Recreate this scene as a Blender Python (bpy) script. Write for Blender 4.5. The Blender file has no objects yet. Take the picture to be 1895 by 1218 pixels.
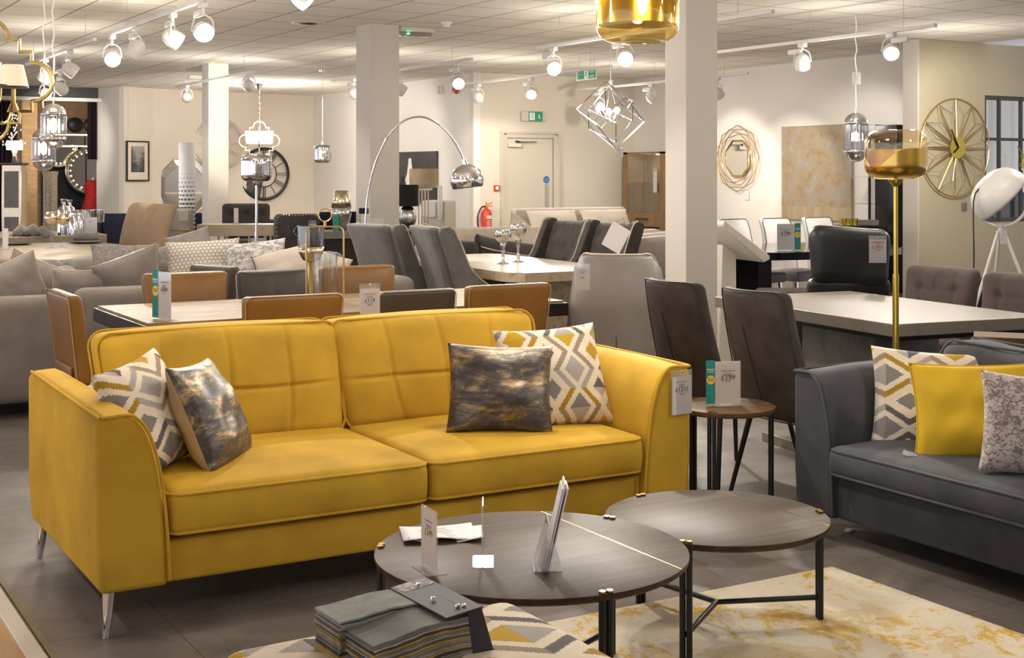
import bpy, math, random
from mathutils import Vector, Matrix, Euler
SC = bpy.context.scene
COL = SC.collection
PI = math.pi
random.seed(7)
sin, cos, rad = math.sin, math.cos, math.radians

# ------------------------------------------------------------------ node helpers
class N:
    """a node socket with arithmetic, for writing procedural patterns as formulas"""
    def __init__(s, nt, k): s.nt, s.k = nt, k
    def _m(s, op, *a):
        n = s.nt.nodes.new('ShaderNodeMath'); n.operation = op
        for i, v in enumerate(a):
            if isinstance(v, N): s.nt.links.new(v.k, n.inputs[i])
            else: n.inputs[i].default_value = v
        return N(s.nt, n.outputs[0])
    def __add__(s, o): return s._m('ADD', s, o)
    def __radd__(s, o): return s._m('ADD', s, o)
    def __sub__(s, o): return s._m('SUBTRACT', s, o)
    def __rsub__(s, o): return s._m('SUBTRACT', o, s)
    def __mul__(s, o): return s._m('MULTIPLY', s, o)
    def __rmul__(s, o): return s._m('MULTIPLY', s, o)
    def __truediv__(s, o): return s._m('DIVIDE', s, o)
    def __lt__(s, o): return s._m('LESS_THAN', s, o)
    def __gt__(s, o): return s._m('GREATER_THAN', s, o)
    def fract(s): return s._m('FRACT', s)
    def floor(s): return s._m('FLOOR', s)
    def abs(s): return s._m('ABSOLUTE', s)
    def min(s, o): return s._m('MINIMUM', s, o)
    def max(s, o): return s._m('MAXIMUM', s, o)
    def sin(s): return s._m('SINE', s)
    def pow(s, o): return s._m('POWER', s, o)

class Mat:
    def __init__(s, name):
        s.m = bpy.data.materials.new(name); s.m.use_nodes = True
        s.nt = s.m.node_tree; s.b = s.nt.nodes['Principled BSDF']
    def new(s, t, **kw):
        n = s.nt.nodes.new(t)
        for k, v in kw.items(): setattr(n, k, v)
        return n
    def link(s, a, b): s.nt.links.new(a.k if isinstance(a, N) else a, b)
    def xyz(s, kind='Object'):
        tc = s.new('ShaderNodeTexCoord'); sp = s.new('ShaderNodeSeparateXYZ')
        s.link(tc.outputs[kind], sp.inputs[0])
        return [N(s.nt, sp.outputs[i]) for i in range(3)]
    def vec(s, x, y, z):
        c = s.new('ShaderNodeCombineXYZ')
        for i, v in enumerate((x, y, z)):
            if isinstance(v, N): s.link(v, c.inputs[i])
            else: c.inputs[i].default_value = v
        return c.outputs[0]
    def noise(s, scale=5, detail=3, rough=.55, vec=None, kind='Object', dist=0.0):
        n = s.new('ShaderNodeTexNoise'); n.inputs['Scale'].default_value = scale
        n.inputs['Detail'].default_value = detail; n.inputs['Roughness'].default_value = rough
        n.inputs['Distortion'].default_value = dist
        if vec is None:
            vec = s.new('ShaderNodeTexCoord').outputs[kind]
        s.link(vec, n.inputs['Vector'])
        return N(s.nt, n.outputs['Fac'])
    def white(s, vec):
        n = s.new('ShaderNodeTexWhiteNoise'); s.link(vec, n.inputs['Vector'])
        return N(s.nt, n.outputs['Value'])
    def voro(s, scale, vec=None, feature='F1', out='Distance'):
        n = s.new('ShaderNodeTexVoronoi'); n.feature = feature; n.inputs['Scale'].default_value = scale
        if vec is None: vec = s.new('ShaderNodeTexCoord').outputs['Object']
        s.link(vec, n.inputs['Vector'])
        return N(s.nt, n.outputs[out])
    def ramp(s, fac, stops, const=False):
        r = s.new('ShaderNodeValToRGB'); e = r.color_ramp.elements
        if const: r.color_ramp.interpolation = 'CONSTANT'
        while len(e) < len(stops): e.new(.5)
        for i, (p, c) in enumerate(stops):
            e[i].position = p; e[i].color = (*c[:3], 1)
        s.link(fac, r.inputs[0])
        return r.outputs[0]
    def mix(s, fac, a, b):
        n = s.new('ShaderNodeMix', data_type='RGBA')
        for i, v in ((0, fac), (6, a), (7, b)):
            if isinstance(v, (tuple, list)): n.inputs[i].default_value = (*v[:3], 1)
            elif isinstance(v, (int, float)): n.inputs[i].default_value = v
            else: s.link(v, n.inputs[i])
        return n.outputs[2]
    def set(s, **kw):
        for k, v in kw.items():
            key = {'color': 'Base Color', 'rough': 'Roughness', 'metal': 'Metallic', 'spec': 'Specular IOR Level', 'sheen': 'Sheen Weight',
                   'coat': 'Coat Weight', 'trans': 'Transmission Weight', 'ior': 'IOR', 'alpha': 'Alpha', 'sss': 'Subsurface Weight'}[k]
            i = s.b.inputs[key]
            if isinstance(v, (tuple, list)): i.default_value = (*v[:3], 1)
            elif isinstance(v, (int, float)): i.default_value = v
            else: s.link(v, i)
        return s
    def bump(s, h, strength=.3, dist=.01):
        n = s.new('ShaderNodeBump'); n.inputs['Strength'].default_value = strength; n.inputs['Distance'].default_value = dist
        s.link(h, n.inputs['Height']); s.link(n.outputs[0], s.b.inputs['Normal'])
        return s

def hexc(h):
    r = [int(h[i:i + 2], 16) / 255 for i in (0, 2, 4)]
    return tuple(c / 12.92 if c <= .04045 else ((c + .055) / 1.055) ** 2.4 for c in r)
def sh(c, k): return tuple(min(1, v * k) for v in c)

def fabric(name, c, rough=.85, sheen=.0, var=.25, scale=6, weave=900, bump=.15):
    m = Mat(name); n = m.noise(scale, 4)
    col = m.ramp(n, [(.3, sh(c, 1 - var)), (.7, sh(c, 1 + var))])
    w = m.noise(weave, 1)
    m.set(color=col, rough=rough, sheen=sheen, spec=.25).bump(w, bump, .003)
    m.b.inputs['Sheen Tint'].default_value = (*sh(c, 1.5), 1); m.b.inputs['Sheen Roughness'].default_value = .4
    return m.m
def leather(name, c, rough=.42, var=.12, bump=.12, scale=300):
    m = Mat(name); col = m.ramp(m.noise(4, 3), [(.3, sh(c, 1 - var)), (.7, sh(c, 1 + var))])
    m.set(color=col, rough=rough, spec=.5).bump(m.voro(scale), bump, .002)
    return m.m
def metal(name, c, rough=.2, var=.04):
    m = Mat(name)
    m.set(color=m.ramp(m.noise(9, 3), [(.3, sh(c, 1 - var)), (.7, sh(c, 1 + var))]), metal=1.0, rough=rough)
    return m.m
def paint(name, c, rough=.6, var=.05, scale=3, spec=.4):
    m = Mat(name)
    m.set(color=m.ramp(m.noise(scale, 3), [(.3, sh(c, 1 - var)), (.7, sh(c, 1 + var))]), rough=rough, spec=spec)
    return m.m
def wood(name, c1, c2, rough=.45, axis=0, scale=1.0, planks=0, coat=0.0, spec=.3):
    m = Mat(name); p = m.xyz(); q = [p[i] * ((2.2 if i == axis else 26) * scale) for i in range(3)]
    n = m.noise(1.0, 6, .6, m.vec(*q), dist=.6)
    col = m.ramp(n, [(.28, c1), (.72, c2)])
    if planks:
        o = 1 - axis if axis < 2 else 0
        idx = (p[o] / planks).floor()
        w = m.white(m.vec(idx, (p[axis] * 1.1 + idx * .37).floor(), 0))
        col = m.mix(w * .45, col, sh(c1, .8))
    m.set(color=col, rough=rough, coat=coat, spec=spec).bump(n, .1, .003)
    return m.m
def stone(name, cs, rough=.35, scale=5, axis=None):
    m = Mat(name); v = None
    if axis is not None:
        p = m.xyz(); v = m.vec(*[p[i] * (1 if i != axis else 5) for i in range(3)])
    n = m.noise(scale, 8, .62, v, dist=.5)
    k = len(cs)
    m.set(color=m.ramp(n, [(.25 + .5 * i / (k - 1), c) for i, c in enumerate(cs)]), rough=rough).bump(n, .08, .004)
    return m.m
def clear(name, tint=(1, 1, 1), rough=.02, refl=1.0, opac=0.0, metalc=None, milk=0.0):
    """thin see-through sheet: straight-through light plus a mirror layer on top"""
    m = Mat(name); nt = m.nt; nt.nodes.remove(m.b)
    tr = m.new('ShaderNodeBsdfTransparent'); tr.inputs[0].default_value = (*tint, 1)
    gl = m.new('ShaderNodeBsdfGlossy'); gl.inputs['Roughness'].default_value = rough
    if metalc: gl.inputs[0].default_value = (*metalc, 1)
    lw = m.new('ShaderNodeLayerWeight'); lw.inputs[0].default_value = .5
    f = (N(nt, lw.outputs['Facing']).pow(4.0) * (.75 * refl) + (opac + .045) + m.noise(3, 2) * .01).min(1.0)
    mx = m.new('ShaderNodeMixShader'); m.link(f, mx.inputs[0]); m.link(tr.outputs[0], mx.inputs[1]); m.link(gl.outputs[0], mx.inputs[2])
    out = mx.outputs[0]
    if milk:
        df = m.new('ShaderNodeBsdfDiffuse'); df.inputs[0].default_value = (.9, .9, .92, 1)
        m2 = m.new('ShaderNodeMixShader'); m2.inputs[0].default_value = milk
        m.link(out, m2.inputs[1]); m.link(df.outputs[0], m2.inputs[2]); out = m2.outputs[0]
    m.link(out, nt.nodes['Material Output'].inputs[0])
    return m.m
def glow(name, c, strength):
    m = Mat(name); m.set(color=c, rough=.5)
    m.b.inputs['Emission Color'].default_value = (*c, 1); m.b.inputs['Emission Strength'].default_value = strength
    return m.m

# ------------------------------------------------------------------ mesh helpers
def rot(rx=0, ry=0, rz=0): return Euler((rx, ry, rz)).to_matrix().to_4x4()
def tr(x, y, z): return Matrix.Translation((x, y, z))
def basis(ax, ay, az, o=(0, 0, 0)):
    m = Matrix.Identity(4)
    for i in range(3): m[i][0], m[i][1], m[i][2], m[i][3] = ax[i], ay[i], az[i], o[i]
    return m

class MB:
    def __init__(s): s.v, s.f, s.mi = [], [], []
    def add(s, vs, fs, mi=0, M=None):
        o = len(s.v)
        s.v += [tuple(M @ Vector(p)) for p in vs] if M else [tuple(p) for p in vs]
        s.f += [tuple(i + o for i in f) for f in fs]; s.mi += [mi] * len(fs)
        return s
    def box(s, c, d, mi=0, M=None):
        x, y, z = [k / 2 for k in d]
        vs = [(c[0] + a * x, c[1] + b * y, c[2] + e * z) for e in (-1, 1) for b in (-1, 1) for a in (-1, 1)]
        return s.add(vs, [(0, 2, 3, 1), (4, 5, 7, 6), (0, 1, 5, 4), (2, 6, 7, 3), (0, 4, 6, 2), (1, 3, 7, 5)], mi, M)
    def rbox(s, c, d, r=.02, seg=3, n=(1, 1, 1), fn=None, mi=0, M=None):
        """box with rounded edges; n = cells across each flat side; fn(x,y,z) in box coordinates bends it"""
        h = [k / 2 for k in d]; r = min(r, *[k * .999 for k in h])
        def coords(i):
            a = h[i] - r
            left = [-h[i] + r - r * cos(t * PI / 2 / seg) for t in range(seg)]
            mid = [-a + 2 * a * t / n[i] for t in range(n[i] + 1)]
            return left + mid + [-q for q in reversed(left)]
        cs = [coords(i) for i in range(3)]
        key, vs, fs = {}, [], []
        def vert(p):
            q = [max(-(h[i] - r), min(h[i] - r, p[i])) for i in range(3)]
            w = Vector([p[i] - q[i] for i in range(3)])
            # cube-shell point -> rounded shell
            e = [0, 0, 0]
            for i in range(3): e[i] = w[i] / r if r else 0
            L = math.sqrt(sum(t * t for t in e))
            if L > 1e-9: q = [q[i] + r * e[i] / L for i in range(3)]
            k = tuple(round(t, 6) for t in q)
            if k not in key:
                key[k] = len(vs); vs.append(q)
            return key[k]
        for ax in range(3):
            u, w = (ax + 1) % 3, (ax + 2) % 3
            for sg in (-1, 1):
                for i in range(len(cs[u]) - 1):
                    for j in range(len(cs[w]) - 1):
                        loop = []
                        for a, b in ((i, j), (i + 1, j), (i + 1, j + 1), (i, j + 1)):
                            p = [0, 0, 0]; p[ax] = sg * h[ax]; p[u] = cs[u][a]; p[w] = cs[w][b]
                            loop.append(vert(p))
                        if sg < 0: loop.reverse()
                        loop2 = []
                        for t in loop:
                            if t not in loop2: loop2.append(t)
                        if len(loop2) > 2: fs.append(tuple(loop2))
        if fn: vs = [fn(*p) for p in vs]
        vs = [(p[0] + c[0], p[1] + c[1], p[2] + c[2]) for p in vs]
        return s.add(vs, fs, mi, M)
    def tube(s, pts, r, seg=8, closed=False, mi=0, M=None):
        P = [Vector(p) for p in pts]; n = len(P)
        R = r if isinstance(r, (list, tuple)) else [r] * n
        vs, fs, up = [], [], None
        for i in range(n):
            if closed: t = (P[(i + 1) % n] - P[i - 1])
            else: t = P[min(i + 1, n - 1)] - P[max(i - 1, 0)]
            t = t.normalized() if t.length > 1e-9 else Vector((0, 0, 1))
            if up is None:
                up = t.orthogonal().normalized()
            else:
                up = up - t * up.dot(t)
                up = up.normalized() if up.length > 1e-6 else t.orthogonal().normalized()
            b = t.cross(up)
            for k in range(seg):
                a = 2 * PI * (k + .5) / seg
                vs.append(P[i] + (up * cos(a) + b * sin(a)) * R[i])
        for i in range(n if closed else n - 1):
            j = (i + 1) % n
            for k in range(seg):
                l = (k + 1) % seg
                fs.append((i * seg + k, i * seg + l, j * seg + l, j * seg + k))
        if not closed:
            fs.append(tuple(reversed(range(seg)))); fs.append(tuple((n - 1) * seg + k for k in range(seg)))
        return s.add(vs, fs, mi, M)
    def bar(s, a, b, w, d=None, mi=0, M=None):
        """rectangular bar between two points"""
        a, b = Vector(a), Vector(b); t = (b - a).normalized(); d = d or w
        ref = Vector((0, 0, 1)) if abs(t.z) < .95 else Vector((0, 1, 0))
        u = t.cross(ref).normalized(); v = u.cross(t)
        vs = [p + u * (i * w / 2) + v * (j * d / 2) for p in (a, b) for i, j in ((-1, -1), (1, -1), (1, 1), (-1, 1))]
        return s.add(vs, [(0, 1, 2, 3), (7, 6, 5, 4)] + [(i, i + 4, (i + 1) % 4 + 4, (i + 1) % 4) for i in range(4)], mi, M)
    def lathe(s, prof, seg=24, c=(0, 0, 0), mi=0, M=None, fn=None):
        vs, fs = [], []; m = len(prof)
        for (r, z) in prof:
            for k in range(seg):
                a = 2 * PI * k / seg; q = fn(a, z) if fn else 1
                vs.append((c[0] + r * q * cos(a), c[1] + r * q * sin(a), c[2] + z))
        for i in range(m - 1):
            for k in range(seg):
                l = (k + 1) % seg
                fs.append((i * seg + k, i * seg + l, (i + 1) * seg + l, (i + 1) * seg + k))
        if prof[0][0] > 1e-5: fs.append(tuple(reversed(range(seg))))
        if prof[-1][0] > 1e-5: fs.append(tuple((m - 1) * seg + k for k in range(seg)))
        return s.add(vs, fs, mi, M)
    def loft(s, secs, mi=0, M=None, cap=True, closed=True):
        n = len(secs[0]); vs = [p for q in secs for p in q]; fs = []
        for i in range(len(secs) - 1):
            for k in range(n if closed else n - 1):
                l = (k + 1) % n
                fs.append((i * n + k, i * n + l, (i + 1) * n + l, (i + 1) * n + k))
        if cap and closed:
            fs.append(tuple(reversed(range(n)))); fs.append(tuple((len(secs) - 1) * n + k for k in range(n)))
        return s.add(vs, fs, mi, M)
    def prism(s, poly, z0, z1, mi=0, M=None):
        return s.loft([[(x, y, z0) for x, y in poly], [(x, y, z1) for x, y in poly]], mi, M)
    def pillow(s, w, h, t, n=18, puff=.5, pinch=.07, mi=0, M=None, wob=0, seed=0, sag=0):
        """knife-edge cushion in the xz plane, normal along y"""
        rnd = random.Random(seed); ph = [rnd.uniform(0, 6.28) for _ in range(6)]
        def P(i, j, sg):
            u, v = 2 * i / n - 1, 2 * j / n - 1
            u, v = sin(u * PI / 2) * .35 + u * .65, sin(v * PI / 2) * .35 + v * .65
            k = max(0, (1 - u * u) * (1 - v * v)) ** puff
            x = w / 2 * u * (1 - pinch * (1 - v * v)); z = h / 2 * v * (1 - pinch * (1 - u * u))
            y = sg * t / 2 * k
            if wob: y += sg * wob * k * (sin(5 * u + ph[0] + 3 * v) + sin(7 * v + ph[1]) + .6 * sin(11 * u - 6 * v + ph[2]))
            if sag: x += sag * (1 - v) * .0; z -= sag * (1 - v * v) * (1 - abs(u)) * .0
            return (x, y, z)
        key, vs, fs = {}, [], []
        def V(i, j, sg):
            k = (i, j, 0 if i in (0, n) or j in (0, n) else sg)
            if k not in key: key[k] = len(vs); vs.append(P(i, j, sg))
            return key[k]
        for sg in (-1, 1):
            for i in range(n):
                for j in range(n):
                    q = [V(i, j, sg), V(i + 1, j, sg), V(i + 1, j + 1, sg), V(i, j + 1, sg)]
                    fs.append(tuple(q if sg < 0 else reversed(q)))
        return s.add(vs, fs, mi, M)
    def build(s, name, mats, parent=None, loc=(0, 0, 0), rz=0, rot3=None, smooth=40, bevel=0, bseg=2, sub=0):
        me = bpy.data.meshes.new(name); me.from_pydata(s.v, [], s.f)
        for m in (mats if isinstance(mats, (list, tuple)) else [mats]): me.materials.append(m)
        me.polygons.foreach_set('material_index', s.mi)
        me.polygons.foreach_set('use_smooth', [True] * len(s.f))
        me.update()
        if smooth < 180: me.set_sharp_from_angle(angle=rad(smooth))
        o = bpy.data.objects.new(name, me); COL.objects.link(o)
        o.location = loc; o.rotation_euler = rot3 or (0, 0, rz)
        if parent: o.parent = parent
        if bevel:
            b = o.modifiers.new('edge', 'BEVEL'); b.width = bevel; b.segments = bseg; b.limit_method = 'ANGLE'; b.angle_limit = rad(40)
        if sub:
            b = o.modifiers.new('sub', 'SUBSURF'); b.levels = sub; b.render_levels = sub
        return o

def tag(o, label, cat, group=None, kind=None):
    o['label'] = label; o['category'] = cat
    if group: o['group'] = group
    if kind: o['kind'] = kind
    return o
def thing(name, label, cat, loc=(0, 0, 0), rz=0, group=None):
    o = bpy.data.objects.new(name, None); COL.objects.link(o); o.empty_display_size = .1
    o.location = loc; o.rotation_euler = (0, 0, rz)
    return tag(o, label, cat, group)
def struct(o, label=None, cat=None):
    o['kind'] = 'structure'
    if label: o['label'] = label
    if cat: o['category'] = cat
    return o
def dup(root, loc, rz=0, label=None, group=None):
    def cp(o, par):
        q = o.copy(); COL.objects.link(q)
        if par: q.parent = par
        for ch in o.children: cp(ch, q)
        return q
    r = cp(root, None); r.location = loc; r.rotation_euler = (0, 0, rz)
    if label: r['label'] = label
    if group: r['group'] = group
    return r
def text(name, s, size, m, parent, loc, rot3=(PI / 2, 0, 0), align='CENTER'):
    cu = bpy.data.curves.new(name, 'FONT'); cu.body = s; cu.size = size; cu.align_x = align; cu.align_y = 'CENTER'
    cu.extrude = .0002; cu.materials.append(m)
    tmp = bpy.data.objects.new('tmp', cu); me = bpy.data.meshes.new_from_object(tmp)
    bpy.data.objects.remove(tmp); bpy.data.curves.remove(cu); me.name = name
    if not me.materials: me.materials.append(m)
    o = bpy.data.objects.new(name, me); COL.objects.link(o)
    o.location = loc; o.rotation_euler = rot3
    if parent: o.parent = parent
    return o
def arc(c, r, a0, a1, n, plane='xz'):
    out = []
    for i in range(n + 1):
        a = a0 + (a1 - a0) * i / n; u, v = r * cos(a), r * sin(a)
        out.append({'xz': (c[0] + u, c[1], c[2] + v), 'xy': (c[0] + u, c[1] + v, c[2]), 'yz': (c[0], c[1] + u, c[2] + v)}[plane])
    return out
def smooth_path(pts, n=6):
    P = [Vector(p) for p in pts]; out = []
    for i in range(len(P) - 1):
        p0, p1, p2, p3 = P[max(i - 1, 0)], P[i], P[i + 1], P[min(i + 2, len(P) - 1)]
        for k in range(n):
            t = k / n
            out.append(.5 * ((2 * p1) + (p2 - p0) * t + (2 * p0 - 5 * p1 + 4 * p2 - p3) * t * t + (3 * p1 - p0 - 3 * p2 + p3) * t ** 3))
    return out + [P[-1]]
def rrect(w, d, r, n=4, cx=0, cy=0):
    out = []
    for sx, sy, a0 in ((1, 1, 0), (-1, 1, PI / 2), (-1, -1, PI), (1, -1, 1.5 * PI)):
        for i in range(n + 1):
            a = a0 + PI / 2 * i / n
            out.append((cx + sx * (w / 2 - r) + r * cos(a), cy + sy * (d / 2 - r) + r * sin(a)))
    return out

# ------------------------------------------------------------------ materials
YEL = (.50, .300, .026)
M = {}
M['yellow_velvet'] = fabric('yellow_velvet', YEL, .8, .35, .16, 5)
M['yellow_cotton'] = fabric('yellow_cotton', (.56, .36, .02), .85, .2, .08, 5)
M['slate_velvet'] = fabric('slate_velvet', (.062, .063, .070), .75, .8, .3, 5)
M['grey_fabric'] = fabric('grey_weave_fabric', (.29, .255, .225), .9, .3, .12, 8)
M['grey_fabric2'] = fabric('pale_grey_weave', (.30, .275, .25), .9, .2, .2, 14)
M['ribbed_grey'] = fabric('ribbed_grey_fabric', (.27, .24, .22), .9, .2, .35, 40)
M['cream_fabric'] = fabric('cream_fabric', (.62, .55, .47), .9, .2, .08, 8)
M['taupe_velvet'] = fabric('taupe_velvet', (.056, .044, .039), .75, .5, .3, 9)
M['taupe_suede'] = fabric('taupe_suede', (.115, .09, .083), .8, .35, .15, 8)
M['charcoal_velvet'] = fabric('charcoal_velvet', (.065, .056, .05), .7, .6, .25, 9)
M['grey_velvet'] = fabric('grey_crushed_velvet', (.16, .15, .14), .6, .8, .22, 7)
M['black_fabric'] = fabric('black_fabric', (.018, .018, .02), .8, .2)
M['navy'] = fabric('navy_velvet', (.010, .012, .028), .8, .3)
M['tan_suede'] = fabric('tan_suede', (.36, .255, .165), .85, .3, .1, 8)
M['red_fabric'] = fabric('red_fabric', (.27, .013, .010), .8)
M['plum'] = fabric('plum_curtain_fabric', (.025, .012, .018), .8)
M['tan_leather'] = leather('tan_leather', (.25, .115, .022), .38)
M['brown_leather'] = leather('grey_brown_leather', (.060, .047, .037), .4)
M['black_leather'] = leather('black_leather', (.012, .011, .010), .4, .2, .2, 200)
M['grey_leather'] = leather('pale_grey_leather', (.29, .265, .24), .45)
M['white_leather'] = leather('white_leather', (.66, .62, .60), .4)
M['piping_pale'] = fabric('pale_piping', (.62, .54, .44), .8)
M['piping_tan'] = fabric('tan_piping', (.40, .27, .15), .7)
M['piping_dark'] = fabric('dark_piping', (.03, .027, .025), .7)
M['piping_slate'] = fabric('slate_piping', (.075, .08, .095), .7, .5)
M['chrome'] = metal('chrome', (.80, .80, .82), .06)
M['steel'] = metal('brushed_steel', (.55, .54, .52), .28)
M['brass'] = metal('brass', (.78, .55, .20), .18)
M['gold'] = metal('gold_foil', (.68, .50, .10), .24)
M['old_gold'] = metal('antique_gold', (.62, .46, .17), .3)
M['champagne'] = metal('champagne_metal', (.70, .58, .42), .25)
M['black_metal'] = paint('black_metal', (.012, .012, .013), .35)
M['dark_metal'] = paint('dark_grey_metal', (.06, .056, .05), .4)
M['white_metal'] = paint('white_metal', (.74, .72, .69), .35)
M['cream_plastic'] = paint('cream_plastic', (.62, .57, .49), .4)
M['white_plastic'] = paint('white_plastic', (.78, .76, .74), .35)
M['black_gloss'] = paint('black_gloss', (.008, .007, .010), .07)
M['black_plastic'] = paint('black_plastic', (.015, .015, .015), .4)
M['paper'] = paint('white_paper', (.74, .70, .71), .7, .01)
M['cream_paper'] = paint('cream_paper', (.70, .60, .50), .7, .01)
M['teal'] = paint('teal_print', (.022, .24, .21), .6)
M['sign_yellow'] = paint('yellow_print', (.78, .55, .10), .6)
M['ink'] = paint('grey_ink', (.10, .09, .085), .7)
M['ink_red'] = paint('red_ink', (.50, .10, .06), .7)
M['ink_white'] = paint('white_ink', (.85, .85, .82), .7)
M['green_sign'] = paint('green_sign_face', (.03, .30, .17), .5)
M['blue_sign'] = paint('blue_sign_face', (.01, .13, .42), .5)
M['red_paint'] = paint('red_enamel', (.55, .045, .02), .3)
M['orange'] = paint('orange_plastic', (.85, .25, .03), .4)
M['acrylic'] = clear('clear_acrylic', (.97, .97, .97), .06, 1.0, .02, milk=.11)
M['pendant_glass'] = clear('golden_glass', (.99, .87, .52), .02, 1.0, .03, (1, .9, .6))
M['glass'] = clear('clear_glass', (.93, .95, .95), .02, 1.1, .02)
M['amber_glass'] = clear('amber_glass', (.99, .90, .70), .02, 1.0, .03, (1, .92, .75))
M['smoke_glass'] = clear('smoked_glass', (.70, .68, .67), .03, 1.2, .10)
M['mirror_glass'] = clear('mirrored_glass', (.8, .78, .76), .05, 1.0, .55, (.85, .85, .86))
M['mirror'] = metal('mirror', (.86, .86, .85), .02, .01)
M['crackle'] = (lambda m: (m.set(color=m.ramp(m.voro(60, feature='DISTANCE_TO_EDGE'), [(.02, (.9, .88, .85)), (.12, (.45, .43, .40))]), metal=.9, rough=.15), m.m)[1])(Mat('crackle_silver'))
M['oak'] = wood('oak', (.20, .115, .055), (.33, .20, .10), .5, 2, .8)
M['dark_oak'] = wood('dark_stained_oak', (.032, .020, .012), (.105, .068, .043), .42, 0, 1.0, .09, spec=.07)
M['strip_oak'] = wood('pale_strip_wood', (.19, .115, .05), (.52, .38, .22), .5, 0, 1.0, .035)
M['walnut'] = wood('brown_wood', (.075, .042, .020), (.16, .095, .048), .55, 0, spec=.12)
M['floor_oak'] = wood('walkway_oak', (.40, .22, .08), (.58, .36, .15), .4, 1, .6, .14)
M['travertine'] = stone('travertine', [(.27, .205, .13), (.40, .32, .225), (.33, .26, .175)], .3, 4, 2)
M['travertine_edge'] = stone('rough_travertine', [(.22, .16, .09), (.46, .37, .25), (.34, .26, .16)], .6, 14)
M['concrete'] = stone('concrete', [(.15, .128, .103), (.215, .187, .155), (.175, .15, .125)], .4, 9)
M['dark_stone'] = stone('grey_stone', [(.10, .09, .08), (.22, .2, .18)], .4, 7)
M['black_oak'] = wood('black_oak', (.012, .009, .007), (.04, .032, .026), .35, 0)

WALLC = (.68, .61, .51)
M['wall'] = paint('warm_white_wall', WALLC, .7, .025, 1.2)
M['wall_sage'] = paint('sage_cream_wall', (.50, .435, .30), .7, .02, 1.2)
M['wall_white'] = paint('white_wall', (.74, .70, .65), .7, .02, 1.2)
M['pillar'] = paint('pillar_paint', (.58, .535, .47), .65, .02, 1.5)
M['door'] = paint('door_paint', (.58, .52, .43), .45, .02, 1.2)

def floor_mat():
    m = Mat('dark_slate_vinyl'); x, y, z = m.xyz()
    n = m.noise(2.2, 7, .65, dist=.8); n2 = m.noise(9, 5, .6)
    v = (m.noise(1.7, 6, .7, dist=2.2) - .5).abs()
    base = m.ramp(n, [(.3, (.12, .103, .092)), (.55, (.20, .175, .157)), (.75, (.27, .24, .215))])
    base = m.mix((v < .008) * .4, base, (.17, .145, .125))
    gx = ((x / .62).fract() - .5).abs() > .4965; gy = ((y / .62).fract() - .5).abs() > .4965
    j = gx.max(gy)
    base = m.mix(j * .55, base, (.03, .026, .023))
    m.set(color=base, rough=n2 * .22 + .34, spec=.4).bump(n + j * -.6, .12, .003)
    return m.m
M['floor'] = floor_mat()
def ceiling_mat():
    m = Mat('ceiling_tiles'); x, y, z = m.xyz()
    gx = (((x + .165) / .605).fract() - .5).abs() > .482
    gy = (((y + .07) / .69).fract() - .5).abs() > .484
    j = gx.max(gy)
    sp = m.noise(220, 2)
    tile = m.white(m.vec(((x + .165) / .605 + .5).floor(), ((y + .07) / .69 + .5).floor(), 0))
    base = m.mix(tile * .25, (.86, .80, .72), (.82, .755, .67))
    m.set(color=m.mix(j, base, (.40, .345, .28)), rough=.9, spec=.2).bump(sp + j * .8, .15, .004)
    return m.m
M['ceiling'] = ceiling_mat()
def brick_mat():
    m = Mat('old_brick'); b = m.new('ShaderNodeTexBrick'); tc = m.new('ShaderNodeTexCoord')
    x, y, z = m.xyz(); m.link(m.vec(x, z, 0), b.inputs['Vector'])
    b.inputs['Scale'].default_value = 1; b.inputs['Brick Width'].default_value = .23; b.inputs['Row Height'].default_value = .08
    b.inputs['Mortar Size'].default_value = .008
    b.inputs['Color1'].default_value = (.42, .22, .09, 1); b.inputs['Color2'].default_value = (.26, .15, .075, 1); b.inputs['Mortar'].default_value = (.22, .16, .10, 1)
    n = m.noise(6, 5)
    m.set(color=m.mix(n * .6, b.outputs[0], (.5, .34, .17)), rough=.85).bump(n, .4, .02)
    return m.m
M['brick'] = brick_mat()

def zigzag_mat(name, row=.088, period=.22, off=(0, 0), turn=False, plane='xz'):
    """woven geometric cloth: mirrored rows of stepped triangles under chevron bands, each row in its own yarns"""
    m = Mat(name); p = dict(zip('xyz', m.xyz()))
    u, v = p[plane[0]] + off[0], p[plane[1]] + off[1]
    if turn: u, v = v, u
    qu, qv = .0050, .0042
    uu, vv = (u / qu).floor() * qu / period, (v / qv).floor() * qv / row
    w = (uu.fract() - .5).abs() * 2
    k = vv.floor(); odd = ((k * .5).fract() > .25)
    f = vv.fract(); f = f + odd * (1 - 2 * f)
    s = f + w * 1.75
    yarn = [hexc(h) for h in ('c29b34', '8b8784', 'cba52c', 'a3937a', 'b3ada6', '6c6765', 'b08d2e', '9a948f')]
    def pick(seed, step):
        r = m.white(m.vec(k + seed, (uu + step).floor(), seed))
        return m.ramp(r, [(i / 8, sh(c, .85)) for i, c in enumerate(yarn)], True)
    ec = m.ramp(m.noise(30, 2), [(.3, (.70, .61, .49)), (.7, (.76, .67, .55))])
    col = m.mix(s < .76, ec, pick(3, 0))
    col = m.mix((s > 1.16) * (s < 1.58), col, pick(8, 0))
    col = m.mix(s > 2.18, col, pick(5, .5))
    w1 = (u * 1500).sin() * (v * 1500).sin()
    m.set(color=col, rough=.9, spec=.2).bump(w1, .2, .001)
    return m.m
M['zigzag'] = zigzag_mat('geometric_weave', .09, .21, (.03, .02), True)
M['zigzag_rows'] = zigzag_mat('geometric_weave_rows', .076, .215, (.05, .0))
M['zigzag_flat'] = zigzag_mat('geometric_weave_upholstery', .135, .33, (.05, .0), True, 'xy')
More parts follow.
